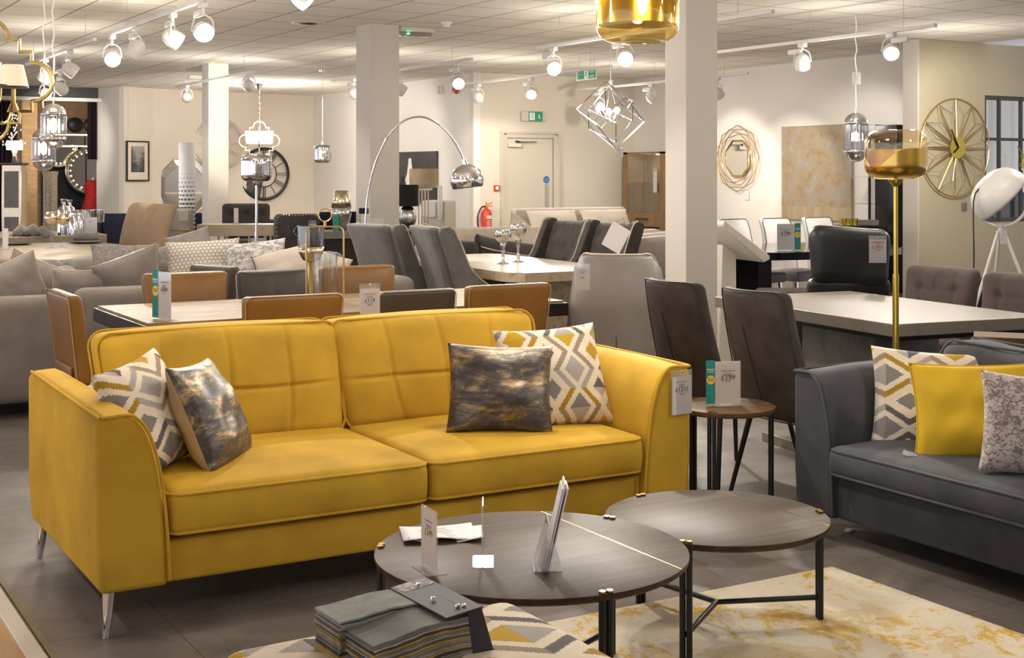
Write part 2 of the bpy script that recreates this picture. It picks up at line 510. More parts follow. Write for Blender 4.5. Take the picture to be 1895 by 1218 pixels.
def foil_mat():
    m = Mat('foil_print'); x, y, z = m.xyz()
    n = m.noise(9, 10, .78, m.vec(x * .6, y, z * 1.8), dist=.5)
    n2 = m.noise(16, 6, .7, m.vec(x, y, z * 2))
    col = m.ramp(n, [(.40, (.040, .034, .031)), (.50, (.11, .097, .09)), (.56, (.30, .215, .115)), (.64, (.52, .42, .30)), (.72, (.26, .225, .20))])
    k = m.ramp(n, [(.4, (0, 0, 0)), (.56, (1, 1, 1))])
    kk = m.new('ShaderNodeRGBToBW'); m.link(k, kk.inputs[0]); kk = N(m.nt, kk.outputs[0])
    m.set(color=col, metal=kk * .75 + .1, rough=n2 * -.4 + .62).bump(n2, .3, .004)
    return m.m
M['foil'] = foil_mat()
M['beige_back'] = fabric('beige_cushion_back', (.46, .36, .23), .85)
def rug_mat():
    m = Mat('abstract_rug'); x, y, z = m.xyz()
    n = m.noise(2.8, 12, .8, m.vec(x, y * .8, 0), dist=.5); n2 = m.noise(60, 4, .7); n = n + (m.noise(26, 5, .75) - .5) * .22; n3 = m.noise(1.3, 6, .6, m.vec(x + 5, y, 0), dist=.5)
    col = m.ramp(n, [(.36, (.46, .27, .06)), (.43, (.60, .40, .12)), (.47, (.64, .56, .43)), (.56, (.66, .59, .48)), (.62, (.52, .45, .36)), (.68, (.50, .30, .065))])
    col = m.mix((n3 > .56) * .4, col, (.52, .36, .12))
    m.set(color=col, rough=.95, spec=.1).bump(n2 + n * 1.5, .6, .006)
    return m.m
M['rug'] = rug_mat()
def honey_mat():
    m = Mat('honeycomb_cloth')
    x, y, z = m.xyz(); p = .030; fx = x / p; fz = z / (p * 1.732)
    q = lambda a, b: (lambda u, v: u * u + v * v)(a.fract() - .5, (b.fract() - .5) * 1.732)
    d = q(fx, fz).min(q(fx + .5, fz + .5))
    m.set(color=m.ramp(d, [(.13, (.74, .69, .63)), (.20, (.40, .34, .28))]), rough=.85).bump(d, .3, -.004)
    return m.m
M['honeycomb'] = honey_mat()
def speckle_mat(name, a, b, scale=60):
    m = Mat(name); x, y, z = m.xyz(); n = m.noise(scale, 3, .6, m.vec(x, y, z * 1.6), dist=1.6); n2 = m.noise(4, 2)
    m.set(color=m.ramp(n + n2 * .25 - .12, [(.44, a), (.54, b)]), rough=.8, sheen=.3).bump(n, .4, .006)
    return m.m
M['speckle'] = speckle_mat('cut_velvet_speckle', (.19, .155, .15), (.50, .45, .43), 42)
M['marbled'] = speckle_mat('marbled_velvet', (.36, .33, .31), (.74, .71, .69), 14)
def painting_mat():
    m = Mat('textured_painting'); x, y, z = m.xyz()
    n = m.noise(5, 9, .7); n2 = m.noise(22, 4); drip = m.noise(1, 3, .5, m.vec(x * 0, y * 9, z * .4))
    col = m.ramp(n, [(.34, (.27, .18, .09)), (.48, (.36, .27, .165)), (.58, (.33, .285, .23)), (.70, (.42, .36, .29))])
    col = m.mix((z < -.46) * .8, col, m.ramp(drip, [(.35, (.38, .26, .15)), (.65, (.45, .36, .26))]))
    m.set(color=col, rough=.6).bump(n2, .5, .006)
    return m.m
M['painting'] = painting_mat()
def photo_mat():
    m = Mat('monochrome_street_print'); x, y, z = m.xyz('Generated')
    n = m.noise(6, 6, .6, kind='Generated', dist=.4)
    s = (z - .35) * .5 + (x - .5).abs() * -.6
    m.set(color=m.ramp(n + s, [(.25, (.04, .04, .04)), (.45, (.12, .115, .11)), (.6, (.32, .3, .28))]), rough=.4)
    return m.m
M['photo'] = photo_mat()
def throw_mat():
    m = Mat('striped_throw'); x, y, z = m.xyz(); n = m.noise(3, 3)
    s = ((y * 5.2 + n * .8).fract() - .5).abs()
    m.set(color=m.ramp(s, [(.15, (.58, .52, .46)), (.25, (.20, .17, .15)), (.42, (.30, .26, .23))]), rough=.9).bump(n, .4, .01)
    return m.m
M['throw'] = throw_mat()
def shade_mat():
    m = Mat('gold_leaf_half'); x, y, z = m.xyz()
    return m
M['bulb'] = glow('lit_bulb', (1, .90, .72), 60)
M['disc'] = glow('lit_lens', (1, .97, .93), 45)
M['soft_glow'] = glow('lit_shade', (1, .88, .68), 2.6)
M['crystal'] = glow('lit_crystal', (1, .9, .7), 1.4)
M['led_green'] = glow('green_led', (.05, 1, .45), 8)

# ------------------------------------------------------------------ camera, world
HC = 1.45
cam = bpy.data.cameras.new('camera'); camo = bpy.data.objects.new('camera', cam); COL.objects.link(camo)
camo.location = (0, 0, HC); camo.rotation_euler = (PI / 2, 0, rad(-30.2))
cam.sensor_width = 36; cam.lens = 2500 / 1895 * 36; cam.shift_y = -(609 - 323) / 1895; cam.clip_end = 80
SC.camera = camo
w = bpy.data.worlds.new('room_light'); SC.world = w; w.use_nodes = True
bg = w.node_tree.nodes['Background']; bg.inputs[0].default_value = (.86, .88, 1.0, 1); bg.inputs[1].default_value = 1.75
vs = SC.view_settings; vs.view_transform = 'Standard'; vs.look = 'None'; vs.gamma = 1; vs.use_curve_mapping = False; vs.exposure = 0.15

# ------------------------------------------------------------------ shell
CZ = 3.0
struct(MB().box((6, 12, -.05), (22, 40, .1)).build('floor', M['floor'], smooth=10), 'dark grey slate-effect vinyl floor of the showroom', 'floor')
b = MB(); b.box((-3.6, 9, .004), (8.8, 26, .012))
struct(b.build('floor_walkway', M['floor_oak'], loc=(0, 0, .002)), 'tan wood-look walkway floor beside the yellow sofa', 'floor')
b = MB(); b.prism([(-.035, 0), (.035, 0), (.024, .012), (-.024, .012)], -4, 22, M=basis((1, 0, 0), (0, 0, 1), (0, 1, 0)))
b.box((.047, 9, .003), (.018, 26, .006), 1)
struct(b.build('trim_1', [M['cream_plastic'], paint('olive_edge_strip', (.20, .165, .09), .5)], loc=(.80, 0, .004)), 'pale metal floor trim between the walkway and the slate floor', 'trim')
struct(MB().box((2.4, 14, CZ + .05), (20.8, 40, .1)).build('ceiling', M['ceiling'], smooth=10), 'suspended tiled ceiling over the showroom', 'ceiling')
struct(MB().box((16.5, 14, 3.5), (7.3, 40, .1)).build('ceiling_beyond', M['wall_white'], smooth=10))
def wall(name, pts, m, z0=0, z1=CZ, th=.12, label=None):
    b = MB()
    for (x0, y0), (x1, y1) in zip(pts, pts[1:]):
        d = Vector((x1 - x0, y1 - y0, 0)).normalized(); n = Vector((d.y, -d.x, 0)) * th
        b.add([(x0, y0, z0), (x1, y1, z0), (x1 - n.x, y1 - n.y, z0), (x0 - n.x, y0 - n.y, z0), (x0, y0, z1), (x1, y1, z1), (x1 - n.x, y1 - n.y, z1), (x0 - n.x, y0 - n.y, z1)],
              [(0, 1, 5, 4), (1, 2, 6, 5), (2, 3, 7, 6), (3, 0, 4, 7), (4, 5, 6, 7), (3, 2, 1, 0)])
    return struct(b.build(name, m, smooth=20), label, 'wall' if label else None)
wall('wall_diagonal', [(5.75, 24.7), (6.05, 23.98)], M['pillar'], label='pale wall end beside the brick alcove')
wall('wall_picture', [(6.05, 23.98), (6.65, 24.30)], M['wall'], label='angled cream wall with the framed street print')
wall('wall_back', [(6.65, 24.30), (10.03, 25.02)], M['wall'], label='cream back wall carrying two round clocks')
wall('wall_return', [(10.03, 25.02), (9.81, 18.02)], M['wall_white'], label='white side wall with the dark canvas and table lamps')
wall('wall_door', [(9.81, 18.02), (12.8, 18.02)], M['wall'], label='cream wall around the fire door')
wall('wall_right', [(12.8, 18.02), (12.8, 11.0)], M['wall_white'], label='long white wall with the gold mirror and painting')
# partition with an opening for the black-barred window
b = MB()
py0, py1, wx0, wx1, wz0, wz1 = 10.97, 11.17, 12.84, 14.3, .885, 2.385
for c, d in (((12.295, 11.07, 1.5), (1.09, .2, 3.0)), ((13.57, 11.07, .4425), (1.46, .2, .885)), ((13.57, 11.07, 2.69), (1.46, .2, .61)), ((15.2, 11.07, 1.5), (1.8, .2, 3.0))):
    b.box(c, d)
struct(b.build('wall_partition', M['wall_sage'], smooth=20), 'sage-cream partition wall carrying the gold wire clock', 'wall')
struct(MB().box((11.735, 11.075, 1.5), (.03, .23, 2.99)).build('trim_2', M['pillar'], bevel=.004), 'pale end post of the sage-cream partition', 'trim')
b = MB()
for x in (12.86, 13.115, 13.50, 13.9, 14.28): b.box((x, 11.0, 1.635), (.03, .04, 1.5))
for z in (.905, 1.87, 2.36): b.box((13.57, 11.004, z), (1.452, .034, .035 if z == 1.87 else .05))
wn = b.build('window_1', M['dark_metal']); struct(wn, 'black-barred internal window in the sage partition', 'window')
MB().box((13.57, 11.06, 1.635), (1.44, .006, 1.48)).build('window_glass', M['glass'], wn)
struct(MB().box((15.2, 13.2, .6), (4.5, .6, 1.2)).build('low_cabinet_beyond', M['black_gloss']))
struct(MB().box((16.2, 15.5, 1.75), (6, .1, 3.5)).build('wall_beyond', M['wall_white']), 'white wall seen through the black-barred window', 'wall')
# pillars
for i, (x, y, wx, wy) in enumerate(((5.65, 7.35, .27, .24), (5.70, 12.68, .33, .36), (5.79, 18.32, .29, .30))):
    o = MB().box((wx / 2, wy / 2, 1.5), (wx, wy, 3)).build('pillar', M['pillar'], loc=(x, y, 0), bevel=.006)
    struct(o, ['tall square pillar nearest the grey velvet dining chairs', 'square pillar behind the chrome arc lamp', 'narrow square pillar in front of the pale round clock'][i], 'pillar')
# brick alcove at the far left
wall('wall_brick', [(3.0, 27.6), (7.4, 27.6)], M['brick'], label='old brick wall of the far alcove')
struct(MB().box((3.6, 24.9, 2.90), (4.4, .5, .2)).build('trim_3', M['black_plastic']), 'dark header beam over the brick alcove', 'trim')
struct(MB().box((3.6, 24.6, 2.775), (4.4, .16, .06)).build('trim_4', M['cream_plastic']), 'pale strip under the dark header beam', 'trim')
# door
dz = 2.0
b = MB(); b.box((10.785, 18.0, dz / 2), (.83, .05, dz))
dr = struct(b.build('door_1', M['door'], bevel=.003), 'cream fire door with a closer and blue round sign', 'door')
b = MB()
for x in (10.32, 11.26): b.box((x, 17.995, 1.03), (.09, .06, 2.06))
b.box((10.79, 17.997, 2.06), (.85, .06, .085))
for x in (10.285, 11.30): b.box((x, 17.985, 1.05), (.03, .075, 2.1))
b.box((10.79, 17.983, 2.099), (1.05, .077, .034))
b.build('door_frame', M['door'], dr)
b = MB(); b.box((10.49, 17.94, 1.90), (.21, .06, .06)); b.build('door_closer', M['cream_plastic'], dr, bevel=.005)
b = MB(); b.bar((10.52, 17.92, 1.95), (10.86, 17.90, 1.955), .02, .012); b.bar((10.52, 17.95, 1.96), (10.55, 17.9, 1.95), .03); b.build('closer_arm', M['black_metal'], dr)
MB().box((11.08, 17.965, 1.12), (.055, .012, .36)).build('push_plate', M['steel'], dr)
MB().lathe([(.0, 0), (.055, 0), (.055, .004), (0, .004)], 28, M=basis((1, 0, 0), (0, 0, 1), (0, -1, 0), (11.08, 17.972, 1.37))).build('round_sign', M['blue_sign'], dr)
for k, (s, z) in enumerate((('Fire door', 1.385), ('keep shut', 1.355))): text('sign_text', s, .018, M['ink_white'], dr, (11.08, 17.966, z))

wall('wall_front', [(20, -7), (-6, -7)], M['wall'], label=None)
wall('wall_far_right', [(19.5, 15), (19.5, -7)], M['wall_white'], label=None)

# ------------------------------------------------------------------ the two sofas
def arm_profile(w, z0, z1):
    """front outline of the left arm from the outer bottom corner, x measured inwards"""
    h = z1 - z0
    return [(0.012, z0), (.0, z0 + .3 * h), (.0, z1 - .03), (.012, z1)] + \
           [(w * .42, z1 + .004), (w * .56, z1 - .012), (w * .68, z1 - .045), (w * .78, z1 - .10), (w * .86, z1 - .17), (w * .92, z1 - .26), (w * .97, z1 - .37), (w, z0)]
def make_sofa(name, label, cat, loc, rz, fab, pip, W, D, aw, z0, za, seat_z, seat_lo, seatd, over, back_h, back_t, tuft, legmat, leg_h, leg_r, nback=2, backy=.64, lean=.19):
    t = thing(name, label, cat, loc, rz)
    inner = W / 2 - aw; f = -D / 2
    base = MB(); base.rbox((0, (f + .03 + D / 2 - .02) / 2, (z0 + seat_lo - .01) / 2), (2 * inner + .02, D - .05, seat_lo - .01 - z0), .015, 3)
    base.build('base', fab, t)
    bf = MB(); bf.rbox((0, D / 2 - .07, (z0 + .74 * back_h + z0) / 2), (2 * inner + .06, .13, .74 * back_h), .04, 4); bf.build('back_frame', fab, t)
    prof = arm_profile(aw, z0, za)
    for sg in (-1, 1):
        b = MB(); ys = [f, f + .02, f + .3, D / 2 - .1, D / 2]
        secs = []
        for y in ys:
            k = 0 if y < f + .25 else .012
            q = [(sg * (W / 2 - x), y, z + (k if z > z0 + .3 else 0)) for x, z in prof]
            secs.append(q if sg > 0 else q[::-1])
        b.loft(secs)
        a = b.build('arm', fab, t, bevel=.018, bseg=3, smooth=60)
        p = MB(); e = .004
        p.tube(smooth_path([(sg * (W / 2 - x), f - e, z) for x, z in prof[3:-1]] + [(sg * (W / 2 - aw - .002), f - e, z0 + .02)], 3), .006, 6)
        p.tube(smooth_path([(sg * (W / 2 - .008), f - e, za), (sg * (W / 2 - .004), f + .15, za + .004), (sg * (W / 2 - .004), D / 2 - .05, za + .014)], 4), .006, 6)
        p.build('piping', pip, a)
    # seat cushions
    n = nback; cw = 2 * inner / n
    for i in range(n):
        cx = -inner + cw * (i + .5); th = seat_z - seat_lo; hw, hd = cw / 2 - .004, seatd / 2
        def crown(x, y, z):
            k = max(0, 1 - (x / hw) ** 2) * max(0, 1 - (y / hd) ** 2)
            e = 1 - .025 * abs(z / th)
            return (x, y - .012 * (1 - (2 * z / th) ** 2) * (1 if y < 0 else -.3), z + (.022 * k ** .6 if z > 0 else -.01 * k) + .003 * sin(9 * x + 2 * i) * k)
        cy = f - over + hd
        c = MB(); c.rbox((cx, cy, (seat_z + seat_lo) / 2), (2 * hw, seatd, th), .035, 4, (14, 12, 2), crown)
        s = c.build('seat_cushion', fab, t, smooth=180)
        p = MB()
        for z in (seat_z - .014, seat_lo + .014):
            p.tube([(x, y, z) for x, y in rrect(2 * hw + .004, seatd + .006, .05, 5, cx, cy)], .0055, 6, True)
        p.build('piping', pip, s)
        # back cushion
        bw, bh = cw / 2 - .006, back_h
        zc = seat_z + bh / 2 - .018
        nx, nz = (104, 56) if tuft else (30, 20)
        def pad(x, y, z, i=i):
            u, v = x / bw, z / (bh / 2)
            k = max(0, 1 - u ** 4) * max(0, 1 - v ** 4)
            if tuft: x = x * (1 + .035 * (v + 1))
            yy = y
            if y < 0:
                yy -= .035 * k ** .6
                if tuft:
                    g = 0
                    for q in (-.5, 0, .5):
                        s = .012 * sin(3 * v + 4 * q + i)
                        d = (u - q - s - .05 * q * v) * bw
                        g += math.exp(-(d / .0075) ** 2)
                    d = (v + .05 + .015 * sin(4 * u)) * bh / 2
                    g += math.exp(-(d / .0075) ** 2)
                    yy += .013 * min(g, 1.5) * k
                    yy -= .006 * abs(sin((u + 1) * PI * 2)) * k
                else:
                    yy -= .012 * sin(4 * u + 2 * v + i) * k + .01 * sin(9 * v + 5 * u) * k
            zz = z + (.018 * (1 - u * u) * (v > 0) * v) + (0 if tuft else .012 * sin(6 * u + i) * (v > 0) * v)
            return (x, yy + lean * zz, zz)
        by = f + backy
        c = MB(); c.rbox((cx, by, zc), (2 * bw, back_t, bh), .045, 4, (nx, 2, nz), pad)
        s = c.build('back_cushion', fab, t, smooth=180)
        p = MB()
        for y in (-back_t / 2 + .012, back_t / 2 - .012):
            q = [pad(x, y * .001 + .0001, z) for x, z in rrect(2 * bw + .004, bh + .004, .06, 6)]
            p.tube([(cx + a, by + y + b2, zc + c2) for a, b2, c2 in q], .006, 6, True)
        p.build('piping', pip, s)
    for sx in (-1, 1):
        for sy in (-1, 1):
            l = MB(); x, y = sx * (W / 2 - .05), sy * (D / 2 - .05)
            l.tube([(x, y, z0 + .01), (x + sx * .006, y + sy * .006, leg_h * .45), (x + sx * .014, y + sy * .014, 0)], [leg_r, leg_r * .78, leg_r * .5], 14)
            l.build('leg', legmat, t)
    return t
sofa = make_sofa('three_seater_sofa', 'large mustard yellow velvet sofa with chrome legs', 'sofa', (2.14, 4.80, 0), 0,
    M['yellow_velvet'], M['yellow_velvet'], 2.30, 1.10, .225, .145, .695, .444, .293, .80, .005, .42, .15, True, M['chrome'], .145, .021, backy=.875, lean=.36)
greysofa = make_sofa('two_seater_sofa', 'dark slate grey velvet sofa holding three cushions beside the abstract rug', 'sofa', (4.27, 2.95, 0), -PI / 2,
    M['slate_velvet'], M['piping_slate'], 2.44, 1.04, .225, .095, .655, .39, .27, .76, .03, .38, .16, False, M['black_metal'], .10, .02)

# ------------------------------------------------------------------ cushions
def cushion(label, mats, size, c, yaw, lean, roll=0, puff=.45, pinch=.07, wob=.003, seed=0, group=None, name='scatter_cushion', pip=None, back=None):
    w, h, t = size
    b = MB(); b.pillow(w, h, t, 22, puff, pinch, wob=wob, seed=seed)
    if back is not None:
        nf = len(b.f) // 2; b.mi = [0] * nf + [1] * nf; mats = [mats, back]
    o = b.build(name, mats, loc=c, rot3=(-rad(lean), rad(roll), rad(yaw)), smooth=180)
    tag(o, label, 'cushion', group)
    if pip:
        q = MB(); pts = []
        for k in range(64):
            a = k / 16; s = int(a) % 4; f = (a % 1) * 2 - 1; e = 1 - pinch * (1 - f * f)
            pts.append([(f, -e), (e, f), (-f, e), (-e, -f)][s])
        q.tube([(w / 2 * x, 0, h / 2 * z) for x, z in pts], .004, 5, True)
        q.build('piping', pip, o)
    return o
cushion('geometric patterned cushion tucked against the arm beside the shiny foil one', M['zigzag'], (.41, .40, .17), (1.24, 4.601, 0.631), 46, 22, -6, seed=1)
cushion('gold and grey foil cushion with a beige back leaning over the geometric one', M['foil'], (.42, .40, .18), (1.467, 4.63, 0.606), 53, 25, 3, seed=2, back=M['beige_back'], wob=.006)
cushion('gold and grey foil cushion lying in front of the geometric cushion, nearest the price tag', M['foil'], (.415, .36, .17), (2.60, 4.56, .615), -26, 22, 2, seed=3, back=M['beige_back'], wob=.006)
cushion('geometric patterned cushion standing behind the foil cushion beside the tagged arm', M['zigzag_rows'], (.45, .43, .17), (2.885, 4.62, .635), -8, 26, -2, seed=4)
cushion('geometric yellow and grey cushion against the slate sofa arm', M['zigzag'], (.52, .42, .17), (4.185, 3.813, 0.541), -38, 18, 3, seed=5)
yc = cushion('plain mustard cushion on the slate sofa with a small white swing tag', M['yellow_cotton'], (.50, .38, .18), (4.079, 3.504, 0.554), -42, 20, -2, seed=6, pip=M['yellow_cotton'], pinch=.075, wob=.007)
b = MB(); b.box((0, 0, 0), (.052, .002, .018)); b.build('swing_tag', M['paper'], yc, loc=(-.27, -.05, -.165), rot3=(.3, .35, .1))
cushion('pale grey speckled cut-velvet cushion propped in front of the mustard one', M['speckle'], (.44, .36, .17), (4.001, 3.156, 0.565), -42, 18, 4, seed=7)

# ------------------------------------------------------------------ signs and tags
def price_tag(label, loc, rz, w, h, price, group=None, lines=True, tilt=0.0, cat='price tag', red=False):
    """paper card in a clear sleeve, hanging; origin at its top centre, facing -y"""
    t = thing('price_tag', label, cat, loc, rz, group); t.rotation_euler = (tilt, 0, rz)
    MB().box((0, -.001, -h / 2), (w, .0012, h)).build('clear_sleeve', M['acrylic'], t)
    MB().box((.002, 0, -h * .57), (w * .94, .0008, h * .84)).build('card', M['paper'], t)
    ink = M['ink_red'] if red else M['ink']
    if price: text('price_text', price, w * .25, ink, t, (0, -.002, -h * .44))
    if red: text('heading_text', 'CLEARANCE', w * .15, M['ink_red'], t, (0, -.002, -h * .24))
    b = MB()
    for k, (z, l) in enumerate(((.27, .5), (.33, .3), (.36, .24), (.52, .28), (.55, .2))):
        b.box((0, -.002, -h * z), (w * l, .0004, h * .008))
    b.build('small_print', M['ink'], t)
    MB().lathe([(0, 0), (.004, 0), (.003, .003), (0, .004)], 10, M=basis((1, 0, 0), (0, 0, 1), (0, -1, 0), (0, -.003, -.008))).build('pin', M['chrome'], t)
    return t
price_tag('white price card in a clear sleeve hung on the yellow sofa arm', (3.235, 4.238, .685), .06, .105, .175, '£1215')
def offer_sign(label, loc, rz, price, group=None, flip=False, w=.115, h=.178, strip=.04, tone='paper'):
    """clear stand with a price card and the teal seasonal strip; faces -y"""
    t = thing('offer_sign', label, 'sign', loc, rz, group)
    s = 1 if flip else -1
    MB().box((0, 0, .002), (w + .02, .06, .003)).build('stand_base', M['acrylic'], t, bevel=.001)
    MB().box((0, -.003, h / 2 + .004), (w, .0016, h)).build('clear_panel', M['acrylic'], t)
    MB().box((0, 0, h / 2 + .004), (w - .004, .001, h - .004)).build('card', M[tone], t)
    cx = s * (w / 2 + strip / 2 - .002)
    p = MB().box((cx, .001, h / 2 + .008), (strip, .0014, h)).build('teal_strip', M['teal'], t)
    MB().lathe([(0, 0), (strip * .45, 0), (strip * .45, .0006), (0, .0006)], 28, M=basis((1, 0, 0), (0, 0, 1), (0, -1, 0), (cx, .0001, h * .60))).build('yellow_disc', M['sign_yellow'], p)
    text('heading_text', 'SPRING', strip * .26, M['ink_white'], p, (cx, -.0005, h * .835))
    text('heading_text', 'IS BACK', strip * .19, M['ink_white'], p, (cx, -.0005, h * .785))
    text('offer_text', 'DISCOUNT', strip * .14, M['ink'], p, (cx, -.001, h * .635))
    text('offer_text', 'OFFERS', strip * .19, M['ink'], p, (cx, -.001, h * .59))
    if price: text('price_text', price, w * .27, M['ink'], t, (0, -.0045, h * .64))
    b = MB()
    for z, l in ((.80, .55), (.73, .3), (.70, .24), (.565, .2)): b.box((0, -.0045, h * z), (w * l, .0004, h * .01))
    b.build('small_print', M['ink'], t)
    return t

# ------------------------------------------------------------------ coffee tables
def round_table(name, label, cat, c, r, h, angs, inlay, topm, base_z=.085, leg_d=.019, th=.022, rot0=0):
    t = thing(name, label, cat, (*c, 0))
    b = MB(); b.lathe([(0, h - th), (r * .97, h - th), (r * .995, h - th * .7), (r, h - th * .4), (r, h - .001), (r - .002, h), (0, h)], 72)
    top = b.build('tabletop', topm, t, smooth=30)
    if inlay:
        k = math.sqrt(r * r - inlay * inlay) - .002
        MB().box((inlay, 0, h), (.004, 2 * k, .0012)).build('brass_inlay', M['brass'], top)
    for a in angs:
        a = rad(a); d = Vector((cos(a), sin(a), 0)); s = Vector((-sin(a), cos(a), 0))
        b = MB(); cp = MB()
        for g in (-1, 1):
            p = d * (r - .012) + s * (g * leg_d * .55)
            b.tube([(p.x, p.y, 0), (p.x, p.y, h + .002)], leg_d / 2, 12)
            cp.tube([(p.x, p.y, h + .002), (p.x, p.y, h + .006)], leg_d / 2 * .95, 12)
        l = b.build('leg', M['black_metal'], t); cp.build('brass_cap', M['brass'], l)
        q = d * (r - .02)
        MB().tube([(0, 0, base_z), (q.x, q.y, base_z)], .009, 10).build('stretcher', M['black_metal'], t)
    return t
round_table('coffee_table', 'large round dark wood coffee table with papers and acrylic stands', 'coffee table', (1.91, 3.175), .43, .42, (145, 265, 25), .245, M['dark_oak'])
round_table('coffee_table', 'smaller round dark wood coffee table with a brass inlay beside the slate sofa', 'coffee table', (2.735, 3.40), .355, .36, (99, 216, 338), .225, M['dark_oak'])
round_table('side_table', 'round brown wood side table between the yellow sofa and the slate sofa', 'side table', (3.56, 4.37), .205, .50, (215, 335, 95), .13, M['walnut'], leg_d=.018)
offer_sign('teal and white £199 offer stand on the small side table', (3.565, 4.36, .50), -.26, '£199', tone='cream_paper')

t = thing('paper_scrap', 'small torn pale label lying on the floor in front of the slate sofa', 'paper', (3.943, 4.051, 0)[:2] + (.004,), rad(20))
MB().loft([[(-.025, y, .001), (.0, y, .006 + .004 * (y > 0)), (.026, y, .002)] for y in (-.012, .0, .013)], closed=False).build('scrap', M['cream_paper'], t)
# rug, ottoman, swatch book
b = MB(); b.rbox((0, 0, .008), (1.80, 2.2, .014), .006, 2)
tag(b.build('rug', M['rug'], loc=(2.60, 2.585, .002), smooth=180), 'ochre and cream abstract rug under the coffee tables', 'rug')
t = thing('ottoman', 'square footstool in geometric yellow and grey cloth under the swatch book', 'footstool', (1.248, 2.335, 0))
def puffy(x, y, z):
    return (x * (1 + .02 * (1 - (z / .18) ** 2)), y * (1 + .02 * (1 - (z / .16) ** 2)), z + (.018 * max(0, 1 - (x / .36) ** 2) * max(0, 1 - (y / .43) ** 2) if z > 0 else 0))
MB().rbox((0, 0, .257), (.73, .88, .395), .055, 5, (8, 8, 4), puffy).build('upholstered_body', M['zigzag_flat'], t, smooth=180)
for sx in (-1, 1):
    for sy in (-1, 1): MB().lathe([(.014, 0), (.022, .062), (.022, .07)], 12, (sx * .28, sy * .34, 0)).build('leg', M['black_oak'], t)

sw = thing('swatch_book', 'navy-bound fabric swatch book lying open-sided on the footstool', 'swatch book', (1.178, 2.535, .466), rad(3))
# cover: base board, spine face and top flap
MB().box((.045, 0, .002), (.29, .235, .004)).build('base_board', M['navy_board'] if 'navy_board' in M else M['navy'], sw, bevel=.001)
nb = paint('navy_binding_cloth', (.030, .028, .042), .6); M['navy_board'] = nb
b = MB(); b.loft([[(.135 + x, y, z) for x, z in ((0, .0), (.052, .0), (.022, .096), (-.012, .096))] for y in (-.118, .118)])
s = b.build('spine', nb, sw, bevel=.003)
b = MB(); b.loft([[(.07 + x * 1.0, y, z) for x, z in ((0, .086), (.088, .094), (.088, .099), (0, .090))] for y in (-.12, .12)])
fl = b.build('top_flap', nb, sw, bevel=.001)
for x, y in ((.12, .085), (.10, -.015), (.118, -.085), (.130, -.09)): MB().lathe([(0, .0965), (.0055, .0965), (.004, .1005), (0, .101)], 12, (x, y, 0)).build('rivet', M['chrome'], fl)
MB().loft([[(.078 + x, y, z) for x, z in ((0, .0908), (.075, .0988), (.075, .0992), (0, .0913))] for y in (.07, .118)]).build('pattern_patch', M['speckle'], fl)
cols = [(.24, .23, .20), (.05, .05, .05), (.40, .26, .05), (.30, .27, .23), (.035, .04, .045), (.14, .12, .09), (.42, .37, .30), (.06, .06, .055), (.34, .24, .08), (.19, .17, .14), (.10, .10, .10), (.36, .31, .25)]
fabs = [fabric('swatch_cloth_%d' % i, c, .9, .1, .3, 30, 1500) for i, c in enumerate(cols)]
def swatch(y0, y1, z, x0, m, sag, th=.0036):
    n = 10; secs = []
    for i in range(n + 1):
        u = i / n; x = x0 + (.138 - x0) * u
        dz = -sag * (1 - u) ** 2 + .002 * sin(9 * u + 40 * z)
        e = .003 * (i % 2) * (1 if i < n else 0)
        secs.append([(x, y0 + e, z + dz), (x, y1, z + dz), (x, y1, z + dz + th), (x, y0 + e, z + dz + th)])
    return MB().loft(secs).build('swatch', m, sw, smooth=30)
tealg = fabric('grey_green_cord', (.30, .32, .29), .9, .1, .15, 30, 700, .5); slat = fabric('grey_green_velvet', (.16, .165, .15), .8, .4, .3, 12)
for k in range(16):
    z = .006 + k * .0050
    top = k == 15
    swatch(.0, .116, z + (.004 if top else 0), -.112 + random.uniform(0, .010), tealg if k > 13 else random.choice(fabs), .012 - .004 * (k / 16), .0042)
    swatch(-.117, .008, z - .002, -.099 + random.uniform(0, .012), slat if k > 13 else random.choice(fabs), .020, .0042)

# things on the large coffee table
def tsign(label, loc, rz, paperm, price):
    t = thing('acrylic_stand', label, 'sign stand', loc, rz)
    MB().box((0, 0, .002), (.058, .11, .003)).build('stand_base', M['acrylic'], t, bevel=.001)
    MB().box((0, 0, .083), (.0035, .105, .158)).build('clear_panel', M['acrylic'], t, bevel=.0006)
    MB().box((-.0022, 0, .086), (.0006, .101, .148)).build('card', paperm, t)
    if price:
        text('price_text', price, .026, M['old_gold'], t, (-.003, 0, .098), (PI / 2, 0, -PI / 2))
        b = MB()
        for z, l in ((.128, .05), (.117, .035), (.112, .03)): b.box((-.003, 0, z), (.0004, l, .0016))
        b.build('small_print', M['ink'], t)
    return t
tsign('clear £349 price stand on the large coffee table, beside the loose papers', (1.582, 3.145, .42), rad(-4), M['cream_paper'], '£349')
tsign('clear acrylic stand seen edge-on, in the middle of the large coffee table', (1.738, 3.14, .42), rad(-29.5), M['paper'], None)
lf = thing('leaflet_holder', 'clear acrylic holder with tall white leaflets on the large coffee table', 'leaflet holder', (1.865, 3.02, .42), rad(-29))
def panel(x0, z0, x1, z1, w, th=.003): return [[(x0, y, z0), (x0 + th, y, z0), (x1 + th, y, z1), (x1, y, z1)] for y in (-w / 2, w / 2)]
MB().box((0, 0, .0015), (.075, .11, .003)).build('base', M['acrylic'], lf)
MB().loft(panel(-.035, .003, .0, .125, .11)).build('back_panel', M['acrylic'], lf)
MB().loft(panel(-.02, .003, .0, .085, .11)).build('front_panel', M['acrylic'], lf)
b = MB()
